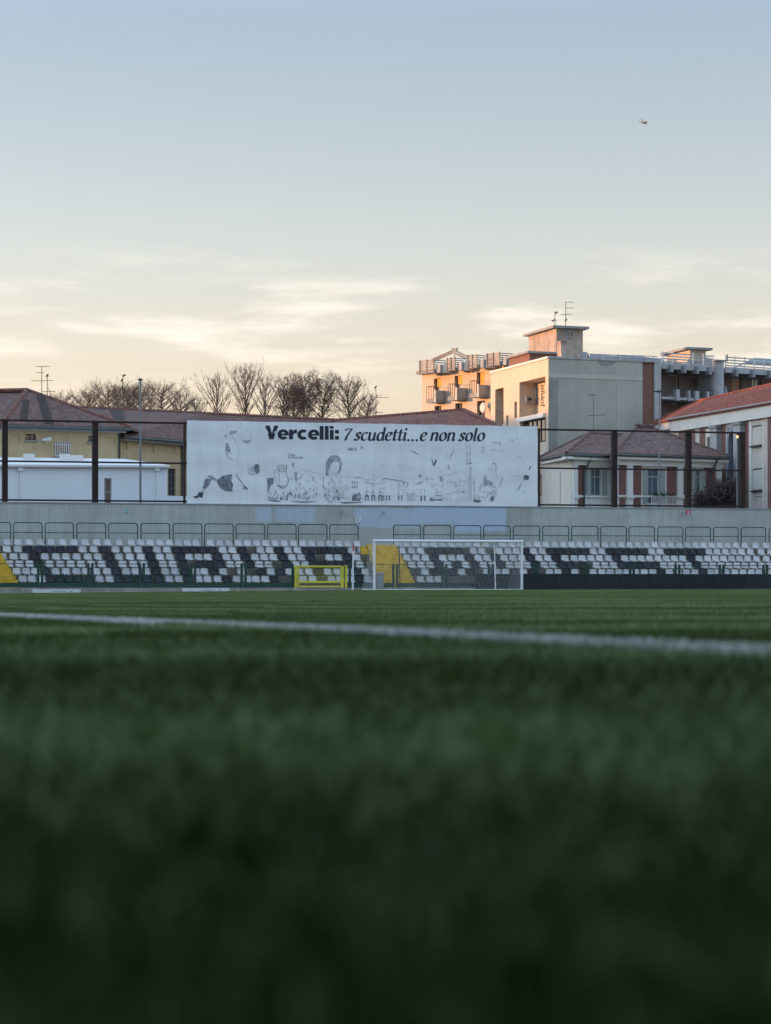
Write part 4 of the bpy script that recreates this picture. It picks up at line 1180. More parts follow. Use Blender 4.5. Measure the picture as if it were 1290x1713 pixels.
def netpt(a, c):
    """a across 0..1, c from crossbar (0) over the top and down to the ground (1)"""
    uu = gu0 + (gu1 - gu0) * a
    if c < .25:
        k = c / .25; v = GT * k; z = GH - .06 - .10 * math.sin(k * 1.57) - .10 * math.sin(math.pi * a * 2) ** 2 * k
    else:
        k = (c - .25) / .75; v = GT + (GD - GT) * (k ** 1.3); zt_ = GH - .16 - .10 * math.sin(math.pi * a * 2) ** 2; z = zt_ * (1 - k) + .04 * k
    return S(uu, v, z)
nb_ = MB()
NU, NV = 58, 28
for i in range(NU + 1):
    for j in range(NV):
        nb_.tube(netpt(i / NU, j / NV), netpt(i / NU, (j + 1) / NV), .0040, n=3)
for j in range(NV + 1):
    for i in range(NU):
        nb_.tube(netpt(i / NU, j / NV), netpt((i + 1) / NU, j / NV), .0040, n=3)
for a, uu in ((0, gu0), (1, gu1)):
    for j in range(0, NV + 1):
        p = netpt(a, j / NV)
        nb_.tube(p, S(uu, .05, p.z if j / NV > .25 else p.z), .0040, n=3)
    for k in range(1, 14):
        v = GD * k / 14; zt_ = 0
        best = [netpt(a, j / 60) for j in range(61)]
        for q0, q1 in zip(best, best[1:]):
            v0, v1 = (q0 - O0).dot(N), (q1 - O0).dot(N)
            if v0 <= v <= v1 and v1 > v0:
                zt_ = q0.z + (q1.z - q0.z) * (v - v0) / (v1 - v0)
        nb_.tube(S(uu, v, .04), S(uu, v, zt_), .0040, n=3)
o = nb_.build('net', 'net', goal, fix=False); o['kind'] = 'stuff'
# a grey cabinet behind the goal, left
cv = 3.4
t = thing('equipment_cabinet', 'pale grey metal cabinet behind the left goal post', 'cabinet', S(u_px(635, cv), cv, -.05))
ca0, ca1 = u_px(630.5, cv), u_px(642, cv); cz = z_px(636, 957.5, cv)
b = SB(); b.sbox(ca0, ca1, cv, cv + .35, -.05, cz - .06); b.build('body', 'conc_grey', t)
b = SB(); b.sbox(ca0 - .02, ca1 + .02, cv - .02, cv + .37, cz - .058, cz); b.build('lid', 'conc_pale', t)
b = SB(); b.sbox(ca0 + .04, ca1 - .04, cv - .012, cv - .002, .1, cz - .12); b.build('door', 'grey_metal', t)

# ------------------------------------------------------------------ white annexe behind the wall, left
wf = Wall(-60, 156.0, 280, 157.4)
an = thing('white_annexe', 'low white flat-roofed annexe behind the left frame bays', 'building', wf.p(wf.L / 2, -.4))
ztop = wf.z_(150, 778.5)
b = MB(); r_ = (0, wf.L, -.4, ztop)
op = wf.rect(174.5, 186.5, 800, 846); op2 = wf.rect(2, 12, 800, 846)
wf.skin(b, r_, [(op[0], op[1], op[2], op[3], .18)], depth=9); b.build('wall', 'white_wall', an)
b = MB(); zr0 = ztop + .015
e0, e1 = wf.p(-.2, zr0, .25), wf.p(wf.L + .15, zr0, .25); h0, h1 = wf.p(-.2, zr0, -9.2), wf.p(wf.L + .15, zr0, -9.2)
r0_, r1_ = wf.p(-.2, wf.z_(60, 765, -4.5), -4.5), wf.p(wf.L * .80, wf.z_(180, 767.5, -4.5), -4.5)
solid_roof([[e0, e1, r1_, r0_], [h1, h0, r0_, r1_], [e1, h1, r1_]], .12).build('roof', 'white_roof', an)
b = MB(); wf.box(b, (-.15, wf.L + .1, ztop - .10, ztop - .03), .05, .22); b.build('fascia', 'white_paint', an)
wn_o = window(wf, an, op, .18, fm='grey_metal', gm='glass', mull=0, trans=1, name='door')
for px in (34.5, 263):
    q = MB(); c = wf.pp(px, 783, .09); wf.box(q, (wf.s_(px) - .14, wf.s_(px) + .14, c.z - .16, c.z + .12), .004, .16)
    o = q.build('rain_hopper', 'white_paint', an)
    q = MB(); q.tube(wf.p(wf.s_(px), -.3, .07), wf.p(wf.s_(px), c.z - .17, .07), .045, n=8); q.build('downpipe', 'white_wall', o)
for (a, b_, y0, d) in ((39, 58, 759, -3.2), (100, 118, 759.5, -3.4)):
    q = MB(); rr = wf.rect(a, b_, y0, 768, d); wf.box(q, (rr[0], rr[1], ztop + .06, rr[3]), d, d - .8); q.build('roof_vent', 'white_roof', an)
q = MB(); rr = wf.rect(100, 188, 760, 772, -2.8); wf.box(q, (rr[0], rr[0] + (rr[1] - rr[0]) * .45, ztop + .05, rr[3] - .05), -2.8, -3.6); q.build('roof_step', 'white_roof', an)
# strip of low white wall between annexe and banner
lw = Wall(280, 157.9, 330, 158.3)
b = MB(); lw.box(b, (0, lw.L, -.4, lw.z_(295, 830)), 0, -.25)
tag(b.build('boundary_wall', 'white_wall', org=lw.p(0, -.4)), 'short low white boundary wall between annexe and banner', 'wall')

# ------------------------------------------------------------------ ochre houses, left
TILE_L = tile_mat('old_tiles_left', (0.185, 0.098, 0.078), (0.140, 0.080, 0.068), (0.105, 0.080, 0.072), (1, .1))
TILE_R = tile_mat('old_tiles_villa', (0.20, 0.115, 0.092), (0.15, 0.095, 0.082), (0.12, 0.092, 0.082), (.85, .5), row=.30, colw=.5)
TILE_C = tile_mat('red_tiles', (0.27, 0.082, 0.052), (0.23, 0.072, 0.048), (0.19, 0.066, 0.050), (.25, -.97))
TILE_E = tile_mat('red_tiles_mid', (0.235, 0.098, 0.070), (0.185, 0.082, 0.064), (0.125, 0.078, 0.068), (1, 0))
ha = Wall(4, 163.6, 200, 166.6)
hA = thing('ochre_house', 'ochre rendered house with large hipped brown tile roof, farthest left', 'house', ha.p(ha.L / 2, -.4))
zeA = ha.z_(100, 716)
wins = [ha.rect(43, 60, 726, 736), ha.rect(91, 118.5, 739, 764), ha.rect(147.5, 161, 729, 739)]
blank = [ha.rect(18, 33, 727, 741), ha.rect(174, 192, 731, 743)]
b = MB(); ha.skin(b, (0, ha.L, -.4, zeA), [(*w_, .22) for w_ in wins] + [(*w_, .06) for w_ in blank], depth=12); b.build('wall', 'ochre', hA)
# left return of the house
hl = Wall(4, 163.55, -60, 173)
b = MB(); hl.box(b, (0, hl.L, -.4, zeA), 0, -.3); b.build('wall', 'ochre', hA)
for i, w_ in enumerate(wins):
    o = window(ha, hA, w_, .22, fm='dark_metal' if i != 1 else 'trim', mull=1 if i != 1 else 2, fw=.05, sill='conc_grey')
    if i == 1:
        q = MB()
        for k in range(9):
            c = w_[0] + (w_[1] - w_[0]) * (k + .5) / 9
            ha.box(q, (c - .022, c + .022, w_[2], w_[3]), .01, .05)
        for z in (w_[2] + .05, w_[3] - .2): ha.box(q, (w_[0], w_[1], z, z + .04), .052, .07)
        q.build('window_grille', 'trim', o)
P_ = at(45, 652, 169.5); C1, C2 = at(3, 706.5, 162.8), at(219, 715.5, 166.4); C0 = at(-70, 716, 174); Q_ = at(-80, 655, 174); C3 = C2 + Vector((1.0, 14, 0)); C4 = at(-120, 715, 186)
C1.z = C2.z = C0.z = C3.z = zeA + .12
ro = solid_roof([[C1, C2, P_], [C2, C3, P_], [C0, C1, P_, Q_], [C3, C4, Q_, P_]], .16).build('roof', TILE_L, hA)
M['tile_dark'] = mat('tile_dark', (0.048, 0.030, 0.026), .95, var=.3, scale=3, detail=8)
def tile_strip(Pa, Pb, Qa, Qb, t0, t1, s0, s1, par, f0=.03, f1=.97):
    """strip of darker replaced tiles running down a roof plane, lying 2-3 cm proud of it"""
    nrm = (Qb - Qa).cross(Pa - Qa).normalized(); nrm = nrm if nrm.z > 0 else -nrm
    c = [Pa.lerp(Pb, t0), Pa.lerp(Pb, t1), Qa.lerp(Qb, s1), Qa.lerp(Qb, s0)]
    g = [c[0].lerp(c[3], f0), c[1].lerp(c[2], f0), c[1].lerp(c[2], f1), c[0].lerp(c[3], f1)]
    q = MB(); q.hexa([p + nrm * .005 for p in g] + [p + nrm * .035 for p in g]); q.build('dark_tile_strip', 'tile_dark', par)
tile_strip(P_, C2, C1, C2, .09, .17, .33, .40, ro); tile_strip(P_, C2, C1, C2, -.01, .03, .13, .19, ro, .3, .9)
q = MB(); q.tube(P_, C1, .13, n=6); q.tube(P_, C2, .12, n=6); q.tube(P_, Q_, .13, n=6); q.build('ridge_tiles', TILE_E, ro)
q = MB(); q.tube(C1 + Vector((0, 0, -.14)), C2 + Vector((0, 0, -.14)), .09, n=8); q.build('gutter', 'gutter', ro)
q = MB(); ha.box(q, (-.1, ha.L + .3, zeA - .20, zeA - .06), .004, .34); q.build('eaves_board', 'conc_pale', hA)
q = MB(); q.tube(ha.p(ha.s_(199), zeA - .1, .1), ha.p(ha.s_(199), 0, .1), .06, n=8); q.build('downpipe', 'dark_metal', hA)
q = MB(); c = ha.pp(73, 740, .02); q.tube(c, c + ha.n * .35 + Vector((0, 0, .12)), .03, n=6); o = q.build('lamp_arm', 'grey_metal', hA)
q = MB(); c2 = c + ha.n * .4 + Vector((.1, 0, .13)); q.tube(c2 - Vector((.3, 0, 0)), c2 + Vector((.22, 0, .05)), .07, .11, n=8); q.build('lamp_head', 'foam_white', o)

hb = Wall(200, 168.3, 330, 176.0)
hB = thing('ochre_house', 'ochre house range with lower tiled roof running behind the banner', 'house', hb.p(hb.L / 2, -.4))
zeB = hb.z_(204, 731)
L2 = hb.L + 1.0
wb = [hb.rect(281.5, 294, 784, 829)]; bb = [hb.rect(205.5, 213, 738, 752), hb.rect(237, 258, 746, 757), hb.rect(273, 293, 747, 758)]
b = MB(); hb.skin(b, (0, L2, -.4, zeB), [(*wb[0], .2)] + [(*x, .06) for x in bb], depth=11); b.build('wall', 'ochre', hB)
o = window(hb, hB, wb[0], .2, fm='dark_wood', gm='glass', mull=1, trans=3, fw=.09)
D1_, D2_ = at(198, 728.5, 167.7), None
e0, e1 = hb.p(-.4, zeB + .1, .55), hb.p(L2, zeB + .1, .55)
rg0, rg1 = at(110, 678.5, 176.0), at(640, 701.5, 188.5); rg0.z = 11.46; rg1.z = 11.22
rgm = rg0.lerp(rg1, .43); e2 = at(650, 730, 181); e2.z = e1.z
ro = solid_roof([[e0, e1, rgm, rg0], [e1, e2, rg1, rgm], [rg0, rg1, rg1 + Vector((2, 9, -2.3)), rg0 + Vector((2, 9, -2.3))]], .16).build('roof', TILE_L, hB)
tile_strip(rg0, rgm, e0, e1, .30, .39, -.02, .05, ro); tile_strip(rg0, rgm, e0, e1, .54, .61, .40, .50, ro)
q = MB(); q.tube(rg0, rg1, .12, n=6); q.build('ridge_tiles', TILE_E, ro)
q = MB(); q.tube(e0 + Vector((0, 0, -.14)), e1 + Vector((0, 0, -.14)), .085, n=8); q.build('gutter', 'gutter', ro)
q = MB(); hb.box(q, (.0, L2 - .1, zeB - .22, zeB - .07), .004, .40); q.build('eaves_board', 'conc_pale', hB)
q = MB(); q.tube(hb.p(hb.s_(303), zeB - .1, .1), hb.p(hb.s_(303), 0, .1), .06, n=8); q.build('downpipe', 'dark_metal', hB)

# house with red hipped roof just over the banner's top edge
k0, k1 = at(560, 703, 181), at(776, 686, 170.3); k0.z = k1.z
k2 = at(838, 712, 165.5); k3 = at(560, 725, 174); k4 = at(842, 715, 178); k2.z = k3.z = k4.z = 9.6
hc = Wall(560, 174.6, 832, 166.0)
hC = thing('tiled_house', 'house with red hipped tile roof showing just above the banner', 'house', hc.p(hc.L / 2, -.4))
b = MB(); hc.skin(b, (0, hc.L, -.4, 9.45), [], depth=6, back=Vector((-.35, 1, 0))); b.build('wall', 'ochre', hC)
ro = solid_roof([[k3, k2, k1, k0], [k2, k4, k1], [k4, k4 + Vector((-14, 8, 0)), k0, k1]], .16).build('roof', TILE_E, hC)
q = MB(); n_ = 44
for i in range(n_):
    p0, p1 = k0.lerp(k1, i / n_), k0.lerp(k1, (i + .9) / n_); q.tube(p0, p1 + Vector((0, 0, .02)), .10, .13, n=6)
q.tube(k1, k2, .13, n=6); q.build('ridge_tiles', TILE_E, ro)

# ------------------------------------------------------------------ apartment block
ap = thing('apartment_block', 'tall cream and grey apartment block with balconies and rooftop terraces', 'building', at(918, 984, 178))
w1 = Wall(706, 199.5, 866, 189.7)
zt1 = 15.25
d1 = [w1.rect(726, 738.5, 633, 672), w1.rect(760.5, 774, 628, 668), w1.rect(797.5, 811, 622.5, 664)]
d2 = [w1.rect(727, 738, 679, 702), w1.rect(761.5, 773.5, 674.5, 702), w1.rect(798, 811.5, 670.5, 702)]
b = MB(); w1.skin(b, (0, w1.L + 4, -.4, zt1), [(*x, .3) for x in d1 + d2], depth=11); b.build('wall', 'peach', ap)
for i, x in enumerate(d1):
    o = window(w1, ap, (x[0] + (x[1] - x[0]) * .34, x[1], x[2], x[3]), .3, fm='trim', gm='curtain_and_reflection', mull=1, fw=.06, name='balcony_door')
    q = MB(); zz = x[3] - (x[3] - x[2]) * (.36 if i < 2 else .8); w1.box(q, (x[0] + (x[1] - x[0]) * .3, x[1] - .01, zz, x[3] - .01), -.16, -.11); q.build('roller_blind', 'orange_blind_and_reflection', o)
    q = MB(); w1.box(q, (x[0] + .01, x[0] + (x[1] - x[0]) * .32, x[2] + .01, x[3] - .01), -.28, -.22); q.build('open_leaf', 'dark_wood', o)
for i, x in enumerate(d2):
    o = window(w1, ap, x, .3, fm='dark_wood', gm='dark_wood', mull=1, fw=.05)
q = MB(); c = w1.pp(820, 678, .05); q.tube(c, c + w1.n * .08, .22, n=14); q.build('wall_dish', 'conc_pale', ap)
c = w1.pp(808, 682, .5); q = MB(); q.tube(c, c + w1.n * .06, .36, .30, n=14); q.build('satellite_dish', 'trim', ap)
def balcony(W, px0, px1, pxe, zfl, prj, slat=False, ztop=1.0):
    """slab with front rail (px0..px1 at the projection) and solid side panel"""
    a, b_ = W.s_(px0, prj), W.s_(px1, prj)
    if a > b_: a, b_ = b_, a
    q = MB(); W.box(q, (a, b_, zfl - .18, zfl), .003, prj); o = q.build('balcony', 'conc_grey', ap)
    # rails
    q = MB()
    for z in ((zfl + ztop, ) if not slat else ()):
        W.box(q, (a, b_, z - .03, z), prj - .05, prj - .01); W.box(q, (a, a + .03, z - .028, z - .002), .01, prj - .052)
    for k in range(5 if not slat else 0):
        c_ = a + (b_ - a) * k / 4; W.box(q, (max(a, c_ - .015), min(b_, c_ + .015), zfl, zfl + ztop - .032), prj - .045, prj - .015)
    if not slat: q.build('railing', 'dark_metal', o)
    q = MB(); W.box(q, (b_ - .10, b_, zfl + .002, zfl + .66), .02, prj - .06); q.build('side_panel', 'conc_pale', o)
    q = MB(); W.box(q, (a + .02, b_ - .12, zfl + .01, zfl + .12), prj - .03, prj - .012); q.build('front_kerb', 'conc_grey', o)
    q = MB(); W.box(q, (b_ - .12, b_ + .02, zfl - .19, zfl + .70), prj - .055, prj + .02); q.build('corner_post', 'trim', o)
    return o
for (p0, p1, yb) in ((713, 728.5, 672), (749, 764, 668), (785, 800.5, 663)):
    balcony(w1, p0, p1, 0, w1.z_(p1, yb, .85) + .14, .85)
# roof terrace: slab, projecting bays with slatted screens and planters
q = MB(); w1.box(q, (-.1, w1.L + 4, zt1 + .003, zt1 + .22), -11, .45); q.build('terrace_slab', 'conc_grey', ap)
def bay(W, px0, px1, prj, z0, z1, m='trim', n=5, planter=True):
    a, b_ = W.s_(px0, prj), W.s_(px1, prj)
    q = MB(); W.box(q, (a, b_, z0 - .16, z0), .46, prj); o = q.build('terrace_bay', 'conc_grey', ap)
    for k in range(n):
        z = z0 + (z1 - z0) * (k + .35) / n
        q = MB(); W.box(q, (a + .03, b_ - .03, z, z + (z1 - z0) / n * .72), prj - .05, prj - .012); q.build('slat', 'tower', o)
        q = MB(); W.box(q, (b_ - .05, b_ - .012, z, z + (z1 - z0) / n * .45), .05, prj - .06); q.build('slat', 'roof_metal', o)
    for c_ in (a, (a + b_) / 2, b_):
        q = MB(); W.box(q, (c_ - .035, c_ + .035, z0 - .2, z1 + .05), prj - .01, prj + .05); q.build('screen_post', 'tower', o)
    if planter:
        q = MB(); W.box(q, (b_ + .06, b_ + .55, z0 - .18, z0 + .38), .10, prj - .15); q.build('planter', 'conc_pale', o)
        q = MB(); W.box(q, (b_ + .56, b_ + .70, z0 - .2, z0 + .45), .02, prj - .35); q.build('fin', 'trim', o)
zb0 = zt1 + .05
for (a, c, yt) in ((702.5, 726, 600), (748, 761.5, 597), (783, 798, 592), (815, 836, 588.5)):
    bay(w1, a, c, 1.15, zb0, w1.z_(c, yt + 1, 1.15))
# timber pergola crossing over the terrace
q = MB()
for (p0, y0, p1, y1) in ((724, 601, 761.5, 584.5), (724, 604.5, 759, 589), (757, 583.5, 782, 597), (757.5, 589, 780, 600), (756.5, 583, 764.5, 586), (765.5, 583, 757.5, 586)):
    q.tube(w1.pp(p0, y0, .2), w1.pp(p1, y1, .2), .075, n=4)
o = q.build('pergola', 'conc_grey', ap)
q = MB(); q.tube(w1.pp(760, 607, .2), w1.pp(760, 586, .2), .06, n=6); q.build('pergola_post', 'trim', o)

# loggia block in front
w2 = Wall(821, 190.5, 917.5, 178.0)
w3 = Wall(917.6, 178.0, 1105, 181.5)
zt2 = 14.65
lg = (w2.s_(869), w2.s_(912.5), w2.z_(890, 694.5), w2.z_(890, 635))
ops = [(*w2.rect(828.5, 842.5, 650, 710), 1.3), (*w2.rect(860.7, 864.8, 672, 699), .5), (*w2.rect(847, 850.5, 695, 720), .5), (*lg, 1.15)]
gz = [(w2.s_(870.5), w2.s_(913), w2.z_(891, 760), w2.z_(891, 702)), (w2.s_(870.5), w2.s_(913), w2.z_(891, 850), w2.z_(891, 795))]
ops += [(*x, .7) for x in gz]
b = MB(); w2.skin(b, (0, w2.L - .004, -.4, zt2), ops, depth=6.0, back=w3.d); b.build('wall', 'peach2', ap)
q = MB(); w2.box(q, (-.05, w2.L + .002, zt2 + .003, zt2 + .13), -.3, .08); q.build('coping', 'villa_white', ap)
q = MB(); w2.box(q, (lg[0], lg[1], lg[2] - .30, lg[2] - .02), .003, .16); o = q.build('loggia_parapet', 'villa_white', ap)
x = ops[0]
o = window(w2, ap, (x[0] + .05, x[1] - .05, x[2] + .05, x[3] - .5), 1.3, fm='dark_wood', gm='dark_wood', mull=1)
q = MB(); w2.box(q, (x[0], x[1], x[2], x[2] + .03), -.3, .04); w2.box(q, (x[0], x[1], x[2] + 1.0, x[2] + 1.04), -.06, -.02); q.build('railing', 'dark_metal', ap)
for x in ops[1:3]:
    window(w2, ap, x[:4], .5, fm='dark_metal', gm='glass', mull=0, fw=.04)
# loggia contents: door, unit, divider, script lettering
sA, sB = lg[0], lg[1]
def bk(p0, p1, y0, y1, d=-1.14): return w2.rect(p0, p1, y0, y1, d)
q = MB(); w2.box(q, bk(894.5, 900.5, 649, 677), -1.145, -1.10); o = q.build('loggia_door', 'glass_blue', ap)
q = MB(); r0 = bk(896.8, 897.8, 649, 677); w2.box(q, r0, -1.098, -1.07); q.build('door_frame', 'trim', o)
q = MB(); w2.box(q, (sA + .01, sA + .28, lg[2] + .95, lg[2] + 1.40), -.85, -.35); o = q.build('air_conditioner', 'conc_pale', ap)
cq = w2.p(sA + .282, lg[2] + 1.17, -.62); q = MB(); q.tube(cq, cq + w2.d * .012, .15, n=14); q.build('fan_grille', 'dark_metal', o)
q = MB()
for z in (lg[2] + .5, lg[2] + .95): w2.box(q, (sA, sB, z, z + .025), -.06, -.03)
q.build('railing', 'dark_metal', ap)
vv_, ff = text_mesh('oluol', .012, shear=.25)
t0 = bk(905, 911.5, 643, 681)
q = MB(); q.v = [tuple(w2.p(t0[0] + (t0[1] - t0[0]) * c, t0[3] - a * (t0[3] - t0[2]), -1.14)) for a, c in vv_]; q.f = ff
q.build('wall_lettering', 'dark_metal', ap, fix=False)
# veranda glazing
for gi_, x in enumerate(gz):
    a, b_, z0_, z1_ = x
    n_ = 6
    o = None
    for k in range(n_):
        s0, s1 = a + (b_ - a) * k / n_, a + (b_ - a) * (k + 1) / n_
        o = window(w2, ap, (s0, s1, z0_ + .75, z1_), .35, fm='dark_metal', gm='glass', mull=0, trans=1, fw=.07)
    q = MB(); w2.box(q, (a + .01, b_ - .01, z0_ + .01, z0_ + .73), -.33, -.26); q.build('spandrel', 'cream', ap)
    q = MB(); w2.box(q, (a, b_, z0_ - .28, z0_ - .02), .003, .12); q.build('slab_edge', 'villa_white', ap)

# grey blind gable, brown strip, pilaster
w3 = Wall(917.6, 178.0, 1105, 181.5)
b = MB(); s75, s95 = w3.s_(1075), w3.s_(1095)
w3.skin(b, (.002, s75, -.4, zt2), [], depth=.25, back=w3.d * .3 - w2.d); b.build('wall', 'grey_plaster', ap)
q = MB(); w3.box(q, (.02, w3.s_(934), -.4, zt2 - 1.3), .003, .022); q.build('plaster_strip', 'grey_plaster_d', ap)
q = MB(); w3.box(q, (.02, s75 - .01, w3.z_(990, 634), w3.z_(990, 627)), .003, .03); q.build('plaster_band', 'grey_plaster_l', ap)
q = MB(); w3.box(q, (w3.s_(1033), w3.s_(1035.5), -.4, w3.z_(1000, 635)), .003, .025); q.build('conduit_chase', 'grey_plaster_l', ap)
q = MB(); ps = [w3.pp(px, py, .006) for px, py in ((999, 603.5), (1030, 604.5), (1029, 608), (1021, 611), (1013, 613), (1005, 611.5), (1001, 608))]
q.quad(*ps); q.build('damp_patch', 'grey_plaster_d', ap)
q = MB(); w3.box(q, (s75, s95, -.4, zt2 - .02), -3, -.12); q.build('brick_strip', 'brown_brick', ap)
q = MB(); w3.box(q, (s95, w3.s_(1106), -.4, zt2 + .05), -3, .0); q.build('pilaster', 'conc_pale', ap)
q = MB(); w3.box(q, (.0, w3.s_(1096), zt2 + .003, zt2 + .14), -.4, .06); q.build('coping', 'conc_pale', ap)
# roof things: stair tower, chimney, low boxes, sheet roofs, guard rails
def box2(px_c, Zc_, len_l, len_r, z0, z1, name, ml, mr, parent=ap):
    """box with a vertical edge at photo column px_c; left face along w2, right face along w3"""
    c = Vector(((px_c - CX) / F * Zc_, Zc_, 0)); l = c - w2.d * len_l; r = c + w3.d * len_r
    k = l + w3.d * len_r
    q = MB(); q.hexa([Vector((p.x, p.y, z0)) for p in (c, r, k, l)] + [Vector((p.x, p.y, z1)) for p in (c, r, k, l)])
    return q.build(name, ml, parent), c, l, r, k
zt_ = CAMZ + (HY - 549) / F * 186
o, c, l, r, k = box2(931, 186, 6.2, 2.0, 14.9, zt_, 'stair_tower', 'tower', 'tower')
q = MB(); ex = .35
ring = [c + (-w3.d + w2.d) * ex, r + (w3.d + w2.d) * ex, k + (w3.d - w2.d) * ex, l + (-w3.d - w2.d) * ex]
q.hexa([Vector((p.x, p.y, zt_ + .003)) for p in ring] + [Vector((p.x, p.y, zt_ + .16)) for p in ring]); q.build('roof_slab', 'conc_grey', o)
w3b = Wall(931, 186, 975, 186.9); rr = w3b.rect(946, 958.5, 553, 565)
window(w3b, o, rr, -.004, fm='conc_pale', gm='glass', mull=1, fw=.06)
o2, c2, l2, r2, k2_ = box2(938.5, 182.2, .8, .42, 14.6, CAMZ + (HY - 571) / F * 182.2, 'chimney', 'tower', 'tower')
q = MB(); ex = .06; ring = [c2 + (-w3.d + w2.d) * ex, r2 + (w3.d + w2.d) * ex, k2_ + (w3.d - w2.d) * ex, l2 + (-w3.d - w2.d) * ex]
q.hexa([Vector((p.x, p.y, c2.z + CAMZ + (HY - 571) / F * 182.2 + .003)) for p in ring] + [Vector((p.x, p.y, CAMZ + (HY - 569.5) / F * 182.2)) for p in ring]); q.build('chimney_cap', 'conc_grey', o2)
zb1 = CAMZ + (HY - 591) / F * 184
o3, c3, l3, r3, k3_ = box2(886, 184, 4.6, 2.2, 14.0, zb1, 'roof_hut', 'brown_brick', 'brown_brick')
q = MB(); ex = .2; ring = [c3 + (-w3.d + w2.d) * ex, r3 + (w3.d + w2.d) * ex, k3_ + (w3.d - w2.d) * ex, l3 + (-w3.d - w2.d) * ex]
q.hexa([Vector((p.x, p.y, zb1 + .003)) for p in ring] + [Vector((p.x, p.y, zb1 + .14)) for p in ring]); q.build('roof_slab', 'conc_grey', o3)
# sheet roofs behind the gable
for (p0, p1, y0, y1, Zr) in ((942, 985, 583, 600, 187), (985, 1035, 589, 603, 190), (1030, 1080, 590, 604, 193), (1075, 1112, 594, 606, 195)):
    a0, a1 = at(p0, y1, Zr), at(p1, y1 + 1.5, Zr + 1); t0, t1 = at(p0 + 2, y0 + 3, Zr + 2), at(p1 - 3, y0 + 6, Zr + 3)
    a0.z = a1.z = 14.4
    dpt = Vector((1.5, 6, -1.2))
    solid_roof([[a0, a1, t1, t0], [t0, t1, t1 + dpt, t0 + dpt]], .10).build('sheet_roof', 'roof_metal', ap)
q = MB()
for kx in range(940, 1105, 14):
    q.tube(w3.pp(kx, 601, -.8), w3.pp(kx, 590.5 + (kx - 940) * .035, -.8), .022, n=4)
for dy in (0, 4.5): q.tube(w3.pp(940, 590.5 + dy, -.8), w3.pp(1100, 596.2 + dy, -.8), .022, n=4)
q.build('roof_railing', 'grey_metal', ap)

# right wing with balconies
w4 = Wall(1105, 182.0, 1330, 189.3)
zt4 = w4.z_(1107, 614)
dR = -1.6
wr = [w4.rect(1120.5, 1136, 626.5, 663, dR), w4.rect(1154, 1170, 629, 664, dR), w4.rect(1224.5, 1240.5, 631.5, 668, dR), w4.rect(1258, 1273.5, 633.5, 656, dR), w4.rect(1121.5, 1136.5, 673.5, 712, dR)]
w4b = Wall(1105, 182.0, 1330, 189.3); w4b.P0 = w4.p(0, 0, dR); w4b.P1 = w4.p(w4.L, 0, dR)
b = MB(); w4b.skin(b, (-.0, w4.L, -.4, zt4), [(*x, .25) for x in wr], depth=9); b.build('wall', 'dark_brown', ap)
for i, x in enumerate(wr):
    o = window(w4b, ap, x, .25, fm='conc_pale', gm=['dark_brown', 'dark_brown', 'salmon', 'glass_blue', 'dark_brown'][i], mull=1 if i in (2, 3) else 0, fw=.085, surround=None)
for (p0, p1) in ((1194.5, 1212.5),):
    a, b_ = w4.s_(p0), w4.s_(p1); q = MB(); n_ = 8
    ring = [(a, -1.59)] + [(a + (b_ - a) * (.5 - .5 * math.cos(math.pi * i / n_)), -.25 + .45 * math.sin(math.pi * i / n_)) for i in range(n_ + 1)] + [(b_, -1.59)]
    k = len(q.v); 
    for z in (-.4, zt4 + .62):
        q.v += [tuple(w4.p(s0, z, d0)) for s0, d0 in ring]
    m_ = len(ring)
    for i in range(m_):
        j = (i + 1) % m_; q.f.append((i, j, m_ + j, m_ + i))
    q.f.append(tuple(range(m_, 2 * m_)))
    o = q.build('pilaster', 'conc_pale', ap)
    q = MB(); w4.box(q, (a - .05, b_ + .05, zt4 + .623, zt4 + .70), -1.6, .28); q.build('pilaster_cap', 'conc_grey', o)
q = MB(); w4.box(q, (w4.s_(1330) - .001, w4.s_(1107), zt4, zt4 + .02) if False else (w4.s_(1106.5), w4.s_(1194), zt4 + .003, zt4 + .18), -9, -.1); q.build('terrace_slab', 'conc_grey', ap)
q = MB(); w4.box(q, (w4.s_(1213), w4.L, zt4 + .003, zt4 + .18), -9, -.1); q.build('terrace_slab', 'conc_grey', ap)
for (p0, p1) in ((1107.5, 1193.5), (1213.5, 1325)):
    a, b_ = w4.s_(p0), w4.s_(p1); zr_ = zt4 + .18
    par = None
    q = MB(); w4.box(q, (a, b_, zr_ - .28, zr_ + .10), -.098, .06); par = q.build('terrace_edge', 'conc_pale', ap)
    for k in range(4):
        q = MB(); w4.box(q, (a + .02, b_ - .02, zr_ + .16 + k * .18, zr_ + .24 + k * .18), -.06, -.02); q.build('slat', 'conc_pale', par)
    nn = int((b_ - a) / .85)
    for k in range(nn + 1):
        s0 = a + (b_ - a) * k / nn; q = MB(); w4.box(q, (s0 - .03, s0 + .03, zr_ - .26, zr_ + .86), -.02, .02); q.build('screen_post', 'villa_white', par)
    nn = 4
    for k in range(nn):
        s0 = a + (b_ - a) * (k + .45) / nn; q = MB(); w4.box(q, (s0, s0 + .22, zr_ - .50, zr_ - .02), -.3, .30); q.build('fin', 'roof_metal', par)
zfb = w4.z_(1150, 665.5)
q = MB(); a, b_ = w4.s_(1107), w4.s_(1194); w4.box(q, (a, b_, zfb - .16, zfb), -1.59, .0); o = q.build('balcony', 'conc_pale', ap)
for (p0, p1, y0) in ((1129.5, 1135.5, 651.5), (1150.5, 1153.5, 653), (1162, 1168, 654), (1181.5, 1185.5, 655)):
    q = MB(); w4.box(q, (w4.s_(p0), w4.s_(p1), zfb - .22, w4.z_(p0, y0)), -.25, .10); q.build('fin', 'conc_pale', o)
